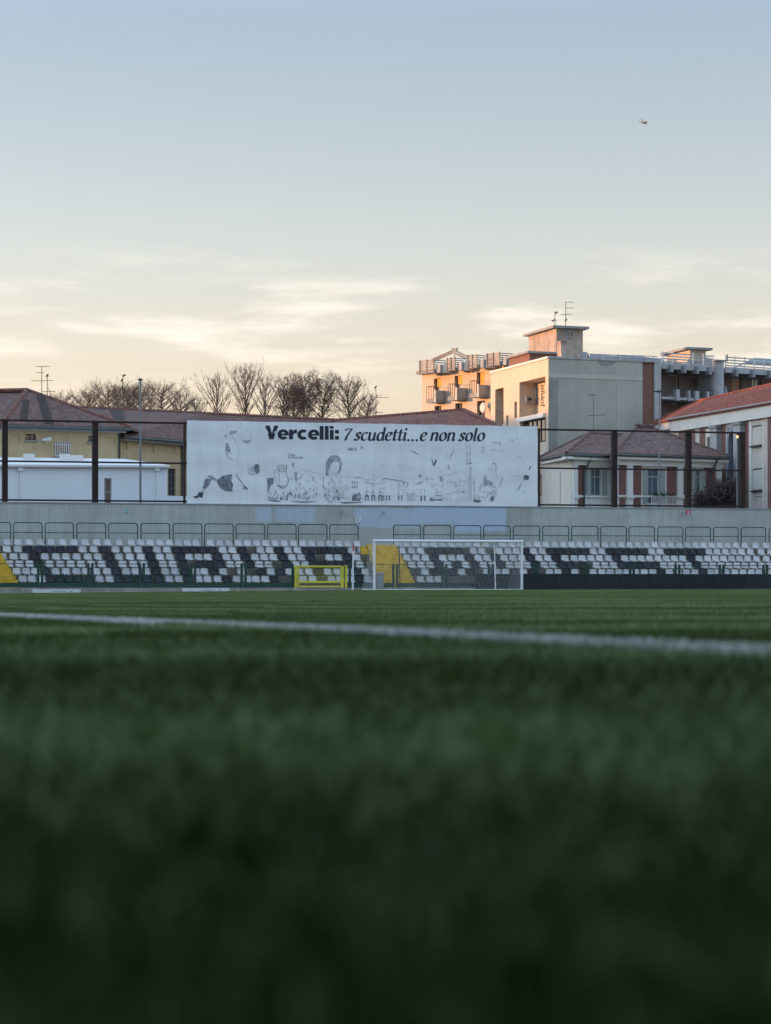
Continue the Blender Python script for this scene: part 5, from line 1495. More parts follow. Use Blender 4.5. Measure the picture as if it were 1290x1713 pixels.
q = MB(); w4.box(q, (a, b_, zfb + .62, zfb + .66), -.06, -.03)
for k in range(18): s0 = a + (b_ - a) * k / 18; w4.box(q, (s0, s0 + .02, zfb, zfb + .62), -.055, -.035)
q.build('railing', 'dark_metal', o)
zf2 = w4.z_(1230, 668)
q = MB(); a2, b2 = w4.s_(1213), w4.L; w4.box(q, (a2, b2, zf2 - .16, zf2), -1.59, .0); o = q.build('balcony', 'conc_pale', ap)
q = MB(); c = w4.p(w4.s_(1224), zf2, -.6); q.tube(c, c + Vector((0, 0, .9)), .28, .05, n=8); q.build('folded_parasol', 'conc_pale', o)
q = MB(); w4.box(q, (w4.s_(1216), w4.s_(1222), zf2 + .002, zf2 + .35), -.6, -.2); q.build('planter', 'roof_metal', o)
zp = CAMZ + (HY - 585) / F * 192
o, c, l, r, k = box2(1154.5, 192, 4.6, 1.25, 14.5, zp, 'penthouse', 'peach', 'peach')
q = MB(); ex = .4; ring = [c + (-w3.d + w2.d) * ex, r + (w3.d + w2.d) * ex, k + (w3.d - w2.d) * ex, l + (-w3.d - w2.d) * ex]
q.hexa([Vector((p.x, p.y, zp + .003)) for p in ring] + [Vector((p.x, p.y, zp + .15)) for p in ring]); q.build('roof_slab', 'conc_grey', o)
w4c = Wall(1154.5, 192, 1182, 193.2); window(w4c, o, w4c.rect(1159, 1169, 586.5, 594), -.004, fm='villa_white', gm='glass_blue', mull=1, fw=.06)
a0, a1 = at(1150, 603, 191), at(1200, 605, 193); solid_roof([[a0, a1, at(1182, 597, 196), at(1155, 594.5, 194)]], .1).build('sheet_roof', 'roof_metal', ap)
a0, a1 = at(1247, 606, 194), at(1335, 612, 196); solid_roof([[a0, a1, at(1335, 603, 200), at(1262, 598.5, 199)], [a0, at(1262, 598.5, 199), a0 + Vector((-.4, 6, 0))]], .1).build('sheet_roof', 'roof_metal', ap)
q = MB(); q.tube(at(1216.5, 603, 190), at(1216.5, 593, 190), .05, n=6); q.build('flue', 'dark_metal', ap)

# ------------------------------------------------------------------ institute with red roof at the right edge
w5 = Wall(1127, 175.0, 1330, 156.1)
zc = w5.z_(1127, 702)
ins = thing('institute_building', 'pale rendered building with wine panels and red tile roof at right edge', 'building', w5.p(w5.L / 2, -.4))
wl_ = w5.rect(1184, 1196.5, 731, 756); arch = w5.rect(1217.5, 1234, 716, 900)
bl1, bl2, bl3 = w5.rect(1258.5, 1274, 711.5, 745), w5.rect(1259.5, 1275, 783.5, 820), w5.rect(1262, 1275, 830, 846)
b = MB(); w5.skin(b, (0, w5.L, -.4, zc), [(*wl_, .25), (*arch, .45), (*bl1, .12), (*bl2, .12), (*bl3, .05)], depth=9); b.build('wall', 'c_wall', ins)
w6 = Wall(1127, 175.02, 1100, 179)
b = MB(); w6.box(b, (0, w6.L, -.4, zc - .02), 0, -.3); b.build('wall', 'c_wall', ins)
q = MB(); w5.box(q, (-.1, w5.L, zc - .78, zc), .003, .18); q.build('fascia', 'trim', ins)
q = MB(); w6.box(q, (-.05, w6.L, zc - .55, zc), .003, .2); q.build('fascia', 'trim', ins)
q = MB(); w6.box(q, (-.05, w6.L, zc - 1.2, zc - .95), .003, .14); q.build('string_course', 'trim', ins)
def panel(px0, px1, py0, py1, m='wine_brick', d=.03, name='brick_panel', cut=None):
    r0 = w5.rect(px0, px1, py0, py1)
    q = MB(); w5.box(q, (r0[0], r0[1], max(r0[2], -.35), min(r0[3], zc - .79)), .003, d); return q.build(name, m, ins)
panel(1136, 1163, 712, 900); panel(1171, 1180, 707, 900); panel(1180.05, 1196, 707, 716); panel(1180, 1196, 762, 900)
panel(1208.5, 1214, 704, 900); panel(1214.05, 1236, 703, 707.5); panel(1247.5, 1253, 697, 900); panel(1253.05, 1278, 695, 703); panel(1285, 1320, 688, 900)
panel(1253.2, 1257.5, 704, 900, 'trim', .02, 'window_surround'); panel(1276, 1277.8, 704, 900, 'trim', .02, 'window_surround')
for (p0, p1, y0) in ((1196.5, 1208, 708), (1235.5, 1247, 701)):
    r0 = w5.rect(p0, p1, y0, 900)
    q = MB(); w5.box(q, (r0[0], r0[1], -.35, min(r0[3], zc - .80) - .18), .003, .34); o = q.build('pilaster', 'conc_pale', ins)
    q = MB(); w5.box(q, (r0[0] - .1, r0[1] + .1, min(r0[3], zc - .80) - .178, min(r0[3], zc - .80)), .003, .42); q.build('capital', 'conc_grey', o)
# arched window surround
a, b_, z0_, z1_ = arch
rad = (b_ - a) / 2; cz_ = z1_ - rad
q = MB(); n_ = 12
for i in range(n_):
    t0, t1 = math.pi * i / n_, math.pi * (i + 1) / n_
    pin = lambda t_, rr_: (a + rad - rr_ * math.cos(t_), cz_ + rr_ * math.sin(t_))
    A0, A1, B0, B1 = pin(t0, rad * .78), pin(t1, rad * .78), pin(t0, rad * 1.16), pin(t1, rad * 1.16)
    q.hexa([w5.p(A0[0], A0[1], -.2), w5.p(A1[0], A1[1], -.2), w5.p(B1[0], B1[1], -.2), w5.p(B0[0], B0[1], -.2), w5.p(A0[0], A0[1], .04), w5.p(A1[0], A1[1], .04), w5.p(B1[0], B1[1], .04), w5.p(B0[0], B0[1], .04)])
w5.box(q, (a - rad * .16, a + rad * .22, -.35, cz_), -.2, .04); w5.box(q, (b_ - rad * .22, b_ + rad * .16, -.35, cz_), -.2, .04)
# spandrel corners
w5.box(q, (a - rad * .16, a + rad * .12, cz_ + rad * .62, z1_ + rad * .14), -.19, .02); w5.box(q, (b_ - rad * .12, b_ + rad * .16, cz_ + rad * .62, z1_ + rad * .14), -.19, .02)
o = q.build('arched_window', 'blue_stone', ins)
q = MB(); w5.box(q, (a + .02, b_ - .02, -.3, z1_ - .02), -.43, -.40); q.build('pane', 'glass_blue', o)
q = MB()
for k in range(1, 4): c_ = a + (b_ - a) * k / 4; w5.box(q, (c_ - .03, c_ + .03, -.3, z1_ - .1), -.395, -.33)
for k in range(1, 14): z = -.3 + (z1_ + .2) * k / 14; w5.box(q, (a + .05, b_ - .05, z - .03, z + .03), -.39, -.335)
q.build('glazing_bars', 'dark_metal', o)
o = window(w5, ins, wl_, .25, fm='dark_wood', gm='glass', mull=1, fw=.05, sill='conc_grey')
q = MB(); w5.box(q, (wl_[0] + (wl_[1] - wl_[0]) * .42, wl_[1] - .06, wl_[2] + .1, wl_[3] - .12), -.15, -.13); q.build('curtain_and_reflection', 'orange_blind_and_reflection', o)  # orange reflection in the pane, painted as a thin coloured panel
q = MB(); w5.box(q, (wl_[0] - .15, wl_[0] - .02, wl_[2], wl_[3] + .5), .003, .05); w5.box(q, (wl_[0] - .018, wl_[1] - .02, wl_[3] + .02, wl_[3] + .5), .003, .05); q.build('surround', 'trim', o)
for x in (bl1, bl2):
    o = window(w5, ins, x, .12, fm='dark_wood', gm='blind', mull=0, fw=.05, sill='dark_metal')
    q = MB(); w5.box(q, (x[0] + .03, x[1] - .05, x[2] + .03, x[3] - .10), -.03, -.005); q.build('roller_shutter', 'blind', o)
v1, v2 = w5.p(-.3, zc + .04, .30), w5.p(w5.L, zc + .04, .30)
y1_, y2_ = at(1166, 671.5, 177.5), at(1330, 645, 158.5); y2_.z = y1_.z
v0 = w6.p(w6.L, zc + .04, .3); v00 = v0 + Vector((3, 5, 0))
ro = solid_roof([[v1, v2, y2_, y1_], [v0, v1, y1_], [v00, v0, y1_], [v00, y1_, y2_, y2_ + Vector((8, 2, -1.5))]], .14).build('roof', TILE_C, ins)
q = MB(); q.tube(v0, y1_, .10, n=6); q.tube(y1_, y2_, .10, n=6); q.build('ridge_tiles', TILE_C, ro)
q = MB(); q.tube(v1 - Vector((0, 0, .02)) + w5.n * .04, v2 - Vector((0, 0, .02)) + w5.n * .04, .05, n=6); q.build('gutter', 'conc_pale', ro)

# ------------------------------------------------------------------ villa
w7 = Wall(957, 159.9, 1042, 162.2); w8 = Wall(1033.5, 160.0, 1208, 164.2); w9 = Wall(956.5, 159.9, 906, 166)
vil = thing('villa', 'brick villa with white pilasters, grey shutters and brown hipped tile roof', 'villa', w8.p(w8.L / 2, -.4))
zv = 7.62
wa = w7.rect(988, 1006.5, 785, 829)
wbm = w8.rect(1083.5, 1103, 785, 842); wc_ = w8.rect(1163, 1173, 785, 845)
b = MB(); w7.skin(b, (0, w7.L, -.4, zv), [(*wa, .22)], depth=6, back=w9.d); b.build('wall', 'villa_white', vil)
b = MB(); w8.skin(b, (0, w8.L, -.4, zv), [(*wbm, .22), (*wc_, .22)], depth=8.5, back=w9.d); b.build('wall', 'villa_white', vil)
b = MB(); w9.skin(b, (.004, w9.L, -.4, zv), [], depth=.2, back=-w9.n + w9.d); b.build('side_wall', 'villa_side', vil)
r0 = w9.rect(931, 938, 789, 846); q = MB(); w9.box(q, (r0[0], r0[1], 4.2, r0[3]), .003, .05); q.build('blank_shutter', 'villa_side', vil)
def vp(W, px0, px1, py0, py1, m, d, name):
    r0 = W.rect(px0, px1, py0, py1); q = MB(); W.box(q, (r0[0], r0[1], max(r0[2], -.3), r0[3]), .003, d); return q.build(name, m, vil)
for (W, p0, p1) in ((w7, 964.5, 979), (w7, 1019.5, 1033), (w8, 1035, 1046.5), (w8, 1057, 1072.5), (w8, 1115.5, 1131), (w8, 1141, 1149), (w8, 1178.5, 1195.5)):
    vp(W, p0, p1, 776, 828, 'wine_brick', .03, 'brick_panel'); vp(W, p0 + .8, p1 - .8, 833, 900, 'wine_brick', .03, 'brick_panel')
for (W, p0, p1) in ((w7, 957, 964), (w8, 1047, 1056.5), (w8, 1131.5, 1140.5), (w8, 1196, 1205)):
    o = vp(W, p0, p1, 775, 900, 'villa_white', .16, 'pilaster')
    q = MB(); r0 = W.rect(p0 - 1, p1 + 1, 773.5, 779); W.box(q, r0, .162, .22); q.build('capital', 'villa_white', o)
    q = MB(); r0 = W.rect(p0 - 1.2, p1 + 1.2, 829, 834); W.box(q, r0, .162, .23); q.build('pilaster_base', 'villa_white', o)
for W, a, b_ in ((w7, 0, w7.s_(1033)), (w8, 0, w8.L)):
    q = MB(); W.box(q, (a, b_, zv - .52, zv - .02), .003, .2); q.build('cornice', 'villa_white', vil)
    q = MB(); z_s = W.z_(1000 if W is w7 else 1100, 831); W.box(q, (a, b_, z_s - .05, z_s + .05), .003, .09); q.build('string_course', 'villa_white', vil)
def vwin(W, r0, sh, grp):
    o = window(W, vil, r0, .22, fm='shutter_grey', gm='glass_blue', mull=1, trans=0, fw=.045)
    q = MB(); W.box(q, (r0[0] + .06, r0[1] - .06, r0[3] - .48, r0[3] - .40), -.15, -.10); q.build('transom', 'shutter_grey', o)
    hw = sh
    for s0, s1 in ((r0[0] - hw, r0[0] - .02), (r0[1] + .02, r0[1] + hw)):
        q = MB(); W.box(q, (s0, s0 + .05, r0[2], r0[3]), .035, .08); W.box(q, (s1 - .05, s1, r0[2], r0[3]), .035, .08)
        for z in (r0[2], (r0[2] + r0[3]) / 2, r0[3] - .05): W.box(q, (s0 + .05, s1 - .05, z, z + .05), .035, .078)
        W.box(q, (s0 + .05, s1 - .05, r0[2] + .05, r0[3] - .05), .034, .05)
        s_o = q.build('shutter', 'shutter_grey', o)
        q = MB(); n_ = 16
        for k in range(n_):
            z = r0[2] + .08 + (r0[3] - r0[2] - .2) * k / n_; W.box(q, (s0 + .055, s1 - .055, z, z + .045), .051, .066)
        q.build('louvres', 'shutter_grey', s_o)['kind'] = 'stuff'
    q = MB(); W.box(q, (r0[0] - hw - .05, r0[1] + hw + .05, r0[3] + .10, r0[3] + .30), .032, .12); W.box(q, (r0[0] - .1, r0[1] + .1, r0[3] + .32, r0[3] + .46), .032, .15); q.build('lintel', 'villa_white', o)
    q = MB(); W.box(q, (r0[0] - .2, r0[1] + .2, r0[2] - .12, r0[2] - .01), .032, .16); q.build('sill', 'villa_white', o)
    q = MB(); W.box(q, (r0[0] - .12, r0[1] + .12, r0[2] - 1.2, r0[2] - .13), .03, .05); q.build('apron', 'villa_white', o)
    return o
vwin(w7, wa, .36, 0); vwin(w8, wbm, .37, 1); vwin(w8, wc_, .28, 2)
# little balcony with balusters and plants on the main front
zbl = w8.z_(1093, 829)
ba, bb_ = w8.s_(1080), w8.s_(1128)
q = MB(); w8.box(q, (ba, bb_, zbl - .09, zbl), .35, .5); w8.box(q, (ba, bb_, zbl - .95, zbl - .80), .10, .55); o = q.build('balcony', 'villa_white', vil)
for k in range(16):
    s0 = ba + .1 + (bb_ - ba - .2) * k / 15; q = MB(); c = w8.p(s0, 0, .43)
    for z0_, z1_, r0, r1 in ((zbl - .80, zbl - .62, .03, .05), (zbl - .62, zbl - .40, .05, .025), (zbl - .40, zbl - .09, .025, .035)):
        q.tube(Vector((c.x, c.y, z0_)), Vector((c.x, c.y, z1_)), r0, r1, n=6, cap=False)
    q.build('baluster', 'villa_white', o)
M['plant_green'] = mat('plant_green', (0.03, 0.055, 0.025), .9, var=.4, scale=6)
q = MB(); rp_ = random.Random(3)
for k in range(240):
    c = w8.p(rp_.uniform(ba, bb_ - .3), zbl + abs(rp_.gauss(0, .09)) - .02, .55 + rp_.uniform(-.1, .08))
    d = Vector((rp_.uniform(-1, 1), rp_.uniform(-1, 1), rp_.uniform(-1, 1))) * .07; e = Vector((rp_.uniform(-1, 1), rp_.uniform(-1, 1), rp_.uniform(-1, 1))) * .05
    q.quad(c - d, c + e, c + d)
o2 = q.build('balcony_plants', 'plant_green', o, fix=False); o2['kind'] = 'stuff'
# roofs
zev = zv + .14
def fz(p, z): p.z = z; return p
E1, E2, E3 = fz(at(898, 767, 166.6), zev), fz(at(947.5, 759, 158.9), zev), fz(at(1046, 760, 161.6), zev)
R1, R2 = at(986, 724, 163.5), at(1050, 724, 165.6); R2.z = R1.z
B1 = E1 + Vector((8, 3.5, 0))
F1, F2 = fz(at(1028.5, 759, 159.2), zev + .02), fz(at(1221, 764, 163.9), zev + .02)
F3, F0 = F2 + Vector((-3.2, 8.6, 0)), F1 + Vector((-3.0, 8.4, 0))
G1, G2 = at(1064, 715, 165.4), at(1091, 714, 166.0); G2.z = G1.z
ro = solid_roof([[E2, E3, R2, R1], [E1, E2, R1], [B1, E1, R1, R2]], .13).build('roof', TILE_R, vil)
q = MB(); q.tube(R1, E2, .10, n=6); q.tube(R1, R2, .10, n=6); q.tube(R1, E1, .1, n=6); q.build('ridge_tiles', TILE_R, ro)
ro2 = solid_roof([[F1, F2, G2, G1], [F2, F3, G2], [F3, F0, G1, G2], [F0, F1, G1]], .13).build('roof', TILE_R, vil)
q = MB(); q.tube(G1, F1, .11, n=6); q.tube(G1, G2, .12, n=6); q.tube(G2, F2, .11, n=6); q.build('ridge_tiles', TILE_R, ro2)
q = MB(); rq = random.Random(9)
for i in range(16):
    c = G1.lerp(G2, i / 15) + Vector((0, 0, .08)); q.tube(c - Vector((.1, 0, 0)), c + Vector((.12, rq.uniform(-.1, .1), rq.uniform(0, .12))), .12, .08, n=5)
q.build('ridge_mortar', TILE_R, ro2)
for (A, B_p, par) in ((E2, E3, ro), (F1, F2, ro2), (E1, E2, ro)):
    q = MB(); q.tube(A - Vector((0, 0, .13)), B_p - Vector((0, 0, .13)), .075, n=8); q.build('gutter', 'gutter', par)
    dd = (B_p - A).normalized(); nn = Vector((dd.y, -dd.x, 0)); nn = nn if nn.y < 0 else -nn
    q = MB(); q.hexa([p + nn * k_ + Vector((0, 0, z)) for z in (-.36, -.22) for p, k_ in ((A, -.05), (B_p, -.05), (B_p, -.40), (A, -.40))]); q.build('eaves_board', 'villa_white', par)
for (W, px) in ((w7, 977), (w8, 1188)):
    q = MB(); s0 = W.s_(px); q.path([W.p(s0 + .12, zv - .05, .5), W.p(s0 + .1, zv - .3, .4), W.p(s0 - .08, zv - .9, .12), W.p(s0 - .08, -.3, .12)], .055, 8); q.build('downpipe', 'gutter', vil)

# ------------------------------------------------------------------ lamp posts and antennas
def lamp_post(px, Z, ytop, r, label, head):
    base = at(px, HY, Z); base.z = -.42; zt_ = at(px, ytop, Z).z
    t = thing('street_lamp', label, 'street lamp', base)
    b = MB(); b.tube(base, (base.x, base.y, zt_), r, r * .75, 10); b.build('pole', 'galv', t)
    if head == 'disc':
        b = MB(); c = Vector((base.x, base.y, zt_)); b.tube(c, c + Vector((0, 0, .04)), .10, .16, 14); b.tube(c + Vector((0, 0, .04)), c + Vector((0, 0, .12)), .16, .05, 14); b.build('lamp_head', 'dark_metal', t)
    elif head == 'arm':
        b = MB(); c = Vector((base.x, base.y, zt_)); b.tube(c, c + Vector((-.1, 0, .04)), r * .8, n=6); b.build('arm', 'galv', t)
        b = MB(); b.box(c.x - .30, c.x + .1, c.y - .09, c.y + .09, c.z + .03, c.z + .11); b.build('lamp_head', 'dark_metal', t)
    else:
        c = Vector((base.x, base.y, zt_)); b = MB(); b.tube(c, c + Vector((0, 0, .14)), .05, .09, 10); b.build('lantern_glass', 'lamp_glass', t)
        b = MB(); b.tube(c + Vector((0, 0, .142)), c + Vector((0, 0, .26)), .15, .03, 10); b.build('lantern_cap', 'dark_metal', t)
    return t
lamp_post(235, 153, 636.5, .075, 'tall slim street lamp in front of the white annexe', 'disc')
lamp_post(1103, 156, 657, .055, 'slim grey street lamp with short arm before the villa', 'arm')
lamp_post(1234, 153, 733, .075, 'short white lamp post with small warm lantern at right', 'lantern')
def antenna(px, ybase, ytop, Z, label, booms, dishes=(), r=.028, drop=2.5):
    p0, p1 = at(px, ybase, Z), at(px, ytop, Z)
    t = thing('tv_antenna', label, 'antenna', p0 - Vector((0, 0, drop)), 'rooftop antennas')
    b = MB(); b.tube(p0 - Vector((0, 0, drop)), p1, r, r * .7, 6); b.build('mast', 'dark_metal', t)
    for (y, x0, x1, n_, tilt) in booms:
        a, c = at(x0, y + tilt, Z), at(x1, y - tilt, Z)
        q = MB(); q.tube(a, c, .016, n=5)
        for k in range(n_):
            m_ = a.lerp(c, (k + .5) / n_); w_ = .12 + .05 * (k % 3)
            q.tube(m_ - Vector((.15 * w_, w_, 0)), m_ + Vector((.15 * w_, w_, 0)), .007, n=4)
        q.build('boom', 'dark_metal', t)
    for (x, y) in dishes:
        c = at(x, y, Z); q = MB(); q.tube(c - Vector((.06, 0, .07)), c + Vector((.06, -.1, .07)), .05, .04, n=8); q.build('amplifier_box', 'dark_metal', t)
antenna(70, 660, 612.5, 169, 'tall television antenna on the left tiled roof', [(613, 61, 83, 5, 0), (623.5, 61, 73, 5, .3), (637, 52, 89, 9, .3)])
antenna(79.3, 663, 627, 170, 'shorter television antenna beside the tall one on left roof', [(629, 77, 82, 3, 0), (655, 70, 93, 7, 0)], [(79.3, 628)])
antenna(205.5, 672, 627, 183, 'small antenna rising before the left bare trees', [(628, 203, 212, 3, -.5)], [(204, 636), (208, 628)], drop=4)
antenna(629, 702, 646, 182, 'thin antenna mast behind the banner near its middle', [(665, 632, 651, 5, 0), (690, 626, 641, 4, 0)], [(628.5, 647.5)])
antenna(928.5, 545, 520, 187.5, 'short forked antenna on the concrete stair tower', [(523, 927, 934, 3, 0), (536, 922, 932, 3, 0)], [(931, 523), (926, 536)], drop=.2)
antenna(946.5, 545, 504.5, 187.3, 'tall antenna with three booms on the concrete stair tower', [(505.5, 947, 960, 4, 0), (515.5, 946.5, 960.5, 4, 0), (526, 938, 958, 7, .4)], [(947, 535.5)], drop=.2)
antenna(993, 726, 660, 165.2, 'thin antenna on the villa roof against the grey gable', [(661, 984, 998, 4, .3), (694.5, 984, 1013, 6, .6)], r=.016, drop=.4)

# ------------------------------------------------------------------ trees
def tree(px, Zt, ytop, hw, label, leafy=0, seed=1, ybot=712, lean=0.0, fan=.5, dense=1.0, name='bare_tree', group='bare winter trees behind the houses', tm='twig', lm='leaf_brown', twig=.010):
    """tall bare tree: straight trunk, leader, limbs, branches and fine twigs filling a rounded crown"""
    r = random.Random(seed)
    base = at(px, HY, Zt); base.z = -.42
    top, bot = at(px, ytop, Zt).z, at(px, ybot, Zt).z
    Rc = 1.75 * hw / F * Zt; Hc = top - bot
    t = thing(name, label, 'tree', base, group)
    tr_, cr, lf = MB(), MB(), MB(); tips = []
    def rv(k): return Vector((r.gauss(0, k), r.gauss(0, k), r.gauss(0, k)))
    def limb(p, d, L, r0, r1, mb, n, segs, bend, wob=.09):
        q, out = p, [p]
        for i in range(segs):
            d = (d + rv(wob) + Vector((0, 0, bend))).normalized(); e = q + d * (L / segs)
            mb.tube(q, e, r0 + (r1 - r0) * i / segs, r0 + (r1 - r0) * (i + 1) / segs, n=n, cap=False); q = e; out.append(q)
        return out, d
    trunk, d = limb(base, Vector((0, 0, 1)), bot - base.z, .20, .12, tr_, 7, 4, .05, .008)
    lead, d = limb(trunk[-1], Vector((lean, 0, 1)), Hc * .97, .12, twig * 1.2, tr_, 6, 6, .05, .04)
    def along(poly, f):
        k = min(int(f * (len(poly) - 1)), len(poly) - 2); u = f * (len(poly) - 1) - k
        return poly[k].lerp(poly[k + 1], u), (poly[k + 1] - poly[k]).normalized()
    n1 = int(34 * dense); az = r.uniform(0, 6.28)
    for i in range(n1):
        f = .02 + .90 * i / n1; az += 2.4 + r.gauss(0, .25)
        p, dd = along(lead, f)
        env = math.sin(math.pi * (.22 + .72 * f)) ** .7
        L = Rc * env * r.uniform(.75, 1.25) * (1.0 + .5 * fan)
        out = Vector((math.cos(az), math.sin(az), 0))
        d1 = (out * (1 - .45 * fan) + Vector((0, 0, .55 + .9 * fan * r.uniform(.6, 1.1)))).normalized()
        L = min(L, (top + .25 - p.z) / max(d1.z, .2))
        br, de = limb(p, d1, L, .045 + .03 * (1 - f), twig, cr, 4, 4, .05)
        for j in range(int(7 * dense)):
            g_ = r.uniform(.22, 1.0); p2, d2 = along(br, min(g_, .999))
            d3 = (d2 + rv(.55) + Vector((0, 0, .25))).normalized()
            L2 = L * r.uniform(.22, .46)
            b2, _ = limb(p2, d3, L2, .018, twig * .8, cr, 3, 2, .06)
            for k in range(r.choice((3, 4, 5))):
                p3, d4 = along(b2, min(r.uniform(.25, 1.0), .999))
                b3, _ = limb(p3, (d4 + rv(.55) + Vector((0, 0, .2))).normalized(), r.uniform(.25, .7) * min(1.0, Rc / 2), twig * .85, twig * .5, cr, 3, 2, .05)
                tips.append(b3[-1])
    tr_.build('trunk', 'bark', t, fix=False)
    cr.build('crown', tm, t, fix=False)
    if leafy:
        for p in tips:
            for _ in range(leafy if r.random() < .55 else 0):
                c = p + rv(.14); d_ = rv(1).normalized() * r.uniform(.05, .09); e = d_.orthogonal().normalized() * r.uniform(.03, .05)
                lf.quad(c - d_, c + e, c + d_, c - e)
        lf.build('dry_leaves', lm, t, fix=False)
    return t
T = [(106, 328, 667, 17, 0, 0, .2, 1.0), (148, 334, 664, 24, 0, 0, .1, 1.2), (181, 322, 653, 26, 0, 0, .1, 1.1), (212, 340, 657, 24, 3, 0, .1, 1.3), (240, 332, 656, 22, 0, 0, .1, 1.1), (268, 326, 648, 27, 0, 0, .15, 1.1), (301, 338, 666, 22, 0, .1, .2, .9),
     (338, 340, 672, 15, 0, -.35, .5, .7), (367, 328, 638, 24, 0, -.06, .75, .8), (405, 332, 623, 24, 0, 0, .7, 1.0), (445, 340, 640, 20, 0, -.05, .65, .8), (470, 330, 638, 19, 0, .05, .6, .85), (492, 326, 660, 21, 6, 0, .2, 1.1), (512, 336, 637, 18, 5, 0, .35, 1.1), (537, 328, 641, 20, 5, 0, .25, 1.1), (580, 325, 644, 23, 1, 0, .3, 1.1), (609, 332, 668, 13, 0, .1, .3, .9)]
TL = ['low bare tree at the left end of the left clump', 'bare tree second from left in the left clump', 'rounded bare tree left of the small antenna', 'dense bare tree behind the small antenna', 'bare tree just behind the tall street lamp', 'wide bare tree right of the tall street lamp', 'low spreading bare tree at the right end of left clump',
      'low leaning bare tree between the two clumps', 'upright bare tree first in the middle clump', 'tallest bare tree of the middle clump', 'thin bare tree right of the tallest one', 'pale thin bare tree above the title word', 'dark tree with dry leaves left of the reddish one', 'tree with reddish brown leaves in the middle clump', 'dark round tree right of the reddish one', 'rounded bare tree near the right end of middle clump', 'small bare tree ending the middle clump']
for i, ((px, Z_, yt, hw_, lf_, ln_, fan_, de_), lab) in enumerate(zip(T, TL)):
    tree(px, Z_, yt, hw_, lab, leafy=lf_, seed=40 + i, lean=ln_, fan=fan_, dense=de_)
for px, yt, hw_, sd, lab in ((1186, 838, 13, 5, 'low purplish bare bush at the foot of the villa'), (1214, 822, 17, 6, 'taller purplish bare bush before the institute building')):
    tree(px, 156.5, yt, hw_, lab, leafy=3, seed=sd, ybot=872, fan=.3, dense=1.5, name='bare_bush', group='purplish bushes behind the right frame', tm='bush', lm='bush', twig=.008)

# ------------------------------------------------------------------ gull
bc = at(1077, 205, 165)
bird = thing('gull', 'small pale gull flying high in the upper right sky', 'bird', bc)
b = MB()
axis = Vector((.85, .45, -.12)).normalized()
prof = [(-.24, .012), (-.16, .045), (-.05, .075), (.06, .07), (.15, .045), (.19, .042), (.23, .03), (.27, .008)]
for (s0, r0), (s1, r1) in zip(prof, prof[1:]): b.tube(bc + axis * s0, bc + axis * s1, r0, r1, 8, cap=False)
b.build('body', 'bird', bird, smooth=True)
def wing(out, up1, up2, m):
    q = MB(); s = axis.cross(Vector((0, 0, 1))).normalized() * out
    root = bc + axis * .03; mid = root + s * .28 + Vector((0, 0, up1)) + axis * .05; tip = mid + s * .36 + Vector((0, 0, up2)) - axis * .14
    ch = [(root, .11), (mid, .10), (mid.lerp(tip, .6), .06), (tip, .01)]
    for (p, c), (p2, c2) in zip(ch, ch[1:]):
        q.hexa([p + axis * c * .5 - Vector((0, 0, .006)), p2 + axis * c2 * .5 - Vector((0, 0, .005)), p2 - axis * c2 - Vector((0, 0, .005)), p - axis * c - Vector((0, 0, .006)),
                p + axis * c * .5 + Vector((0, 0, .008)), p2 + axis * c2 * .5 + Vector((0, 0, .005)), p2 - axis * c2 + Vector((0, 0, .005)), p - axis * c + Vector((0, 0, .008))])
    q.build('wing', m, bird)
wing(1, .05, -.1, 'bird'); wing(-1, .22, .20, 'bird_dark')
q = MB(); p = bc - axis * .22; sd = axis.cross(Vector((0, 0, 1))).normalized()
q.hexa([p - sd * .03, p + sd * .03, p + sd * .07 - axis * .13, p - sd * .07 - axis * .13, p - sd * .03 + Vector((0, 0, .01)), p + sd * .03 + Vector((0, 0, .01)), p + sd * .07 - axis * .13 + Vector((0, 0, .008)), p - sd * .07 - axis * .13 + Vector((0, 0, .008))]); q.build('tail', 'bird', bird)

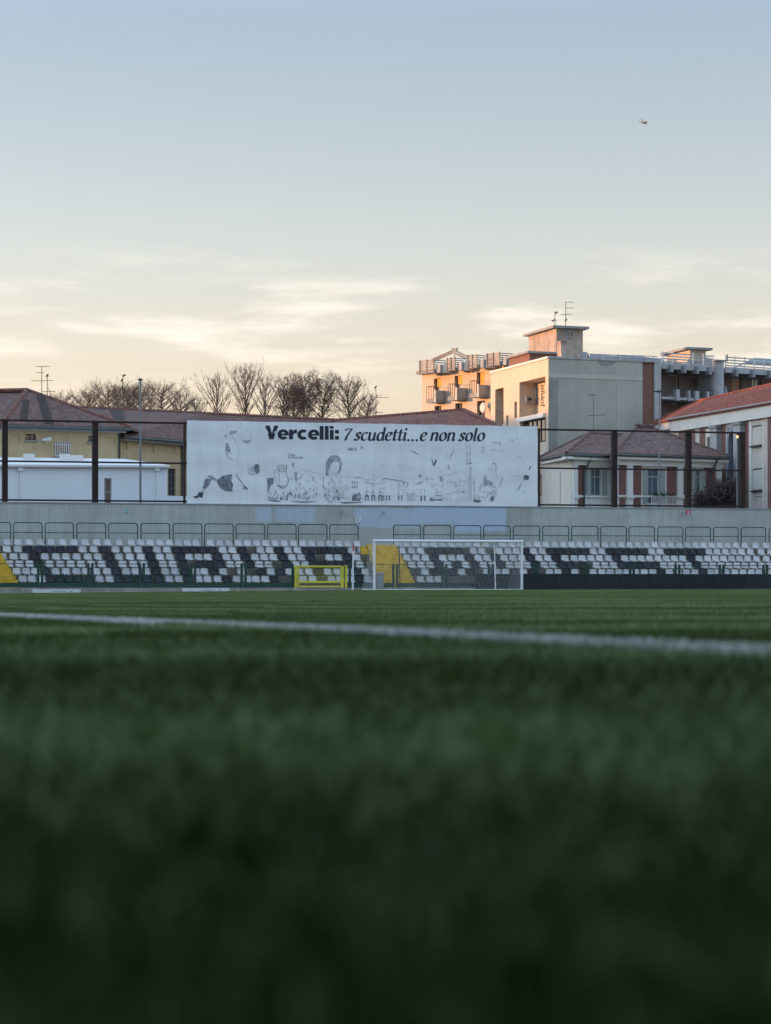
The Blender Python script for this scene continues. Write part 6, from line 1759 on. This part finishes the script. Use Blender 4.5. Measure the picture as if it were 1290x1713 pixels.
# ------------------------------------------------------------------ outside the frame: left stand shades the pitch; end terrace, blocks added for shade
ms = thing('main_stand', 'covered main stand along the left touchline, outside the frame', 'grandstand', (-56, 60, -.42))
for k in range(10):
    b = MB(); b.box(-50 - k * .9, -49.1 - k * .9, -25, 152, -.42, .8 + k * .55); b.build('terrace_step', 'concrete', ms)
b = MB(); b.box(-60.5, -60, -25, 152, -.42, 16.6); b.build('rear_wall', 'conc_grey', ms)
b = MB(); b.hexa([(-61, -26, 15.6), (-46, -26, 16.8), (-46, 153, 16.8), (-61, 153, 15.6), (-61, -26, 16.0), (-46, -26, 17.2), (-46, 153, 17.2), (-61, 153, 16.0)]); b.build('roof', 'roof_metal', ms)
for y in range(-20, 140, 12):
    b = MB(); b.tube((-58, y, -.42), (-58, y, 15.7), .2, n=8); b.build('column', 'galv', ms)
ns = thing('near_shade_stand', 'unseen roofed terrace added just behind the camera to shade the near turf', 'grandstand', (0, -9, -.42))  # unseen stand, added to darken the turf near the camera
for k in range(8):
    b = MB(); b.box(-30, 30, -3.4 - k * .9, -2.5 - k * .9, -.42, .5 + k * .45); b.build('terrace_step', 'concrete', ns)
b = MB(); b.box(-30, 30, -10.4, -10, -.42, 7.6); b.build('rear_wall', 'conc_grey', ns)
b = MB(); b.hexa([(-30.5, -10.8, 7.62), (30.5, -10.8, 7.62), (30.5, -.8, 6.3), (-30.5, -.8, 6.3), (-30.5, -10.8, 7.8), (30.5, -10.8, 7.8), (30.5, -.8, 6.5), (-30.5, -.8, 6.5)]); b.build('roof', 'roof_metal', ns)
for x in range(-28, 30, 8):
    b = MB(); b.tube((x, -8.8, -.42), (x, -8.8, 7.3), .15, n=8); b.build('column', 'galv', ns)
for i, (x0, x1, y0, y1, h, lab) in enumerate(((-84, -66, 146, 184.5, 19.6, 'unseen cream block added beyond the main stand to cast shade'), (-84, -66, 185, 208, 17.9, 'second unseen cream block added at left to cast shade'), (-84, -66, 208.5, 236, 17.6, 'third unseen cream block added at left to cast shade'))):
    t = thing('shade_block', lab, 'building', ((x0 + x1) / 2, (y0 + y1) / 2, -.42))  # unseen block, added so its shade falls on the buildings
    b = MB(); b.box(x0, x1, y0, y1, -.42, h - .4); b.build('wall', 'cream', t)
    b = MB(); b.box(x0 - .3, x1 + .3, y0 + .01, y1 - .01, h - .398, h); b.build('roof', 'conc_grey', t)
    for k in range(int((y1 - y0) / 4)):
        for f_ in range(4):
            b = MB(); b.box(x1 + .003, x1 + .06, y0 + 1.5 + k * 4, y0 + 2.8 + k * 4, 2 + f_ * 3.6, 3.7 + f_ * 3.6); b.build('window', 'glass', t)
print('objects', len(bpy.data.objects))
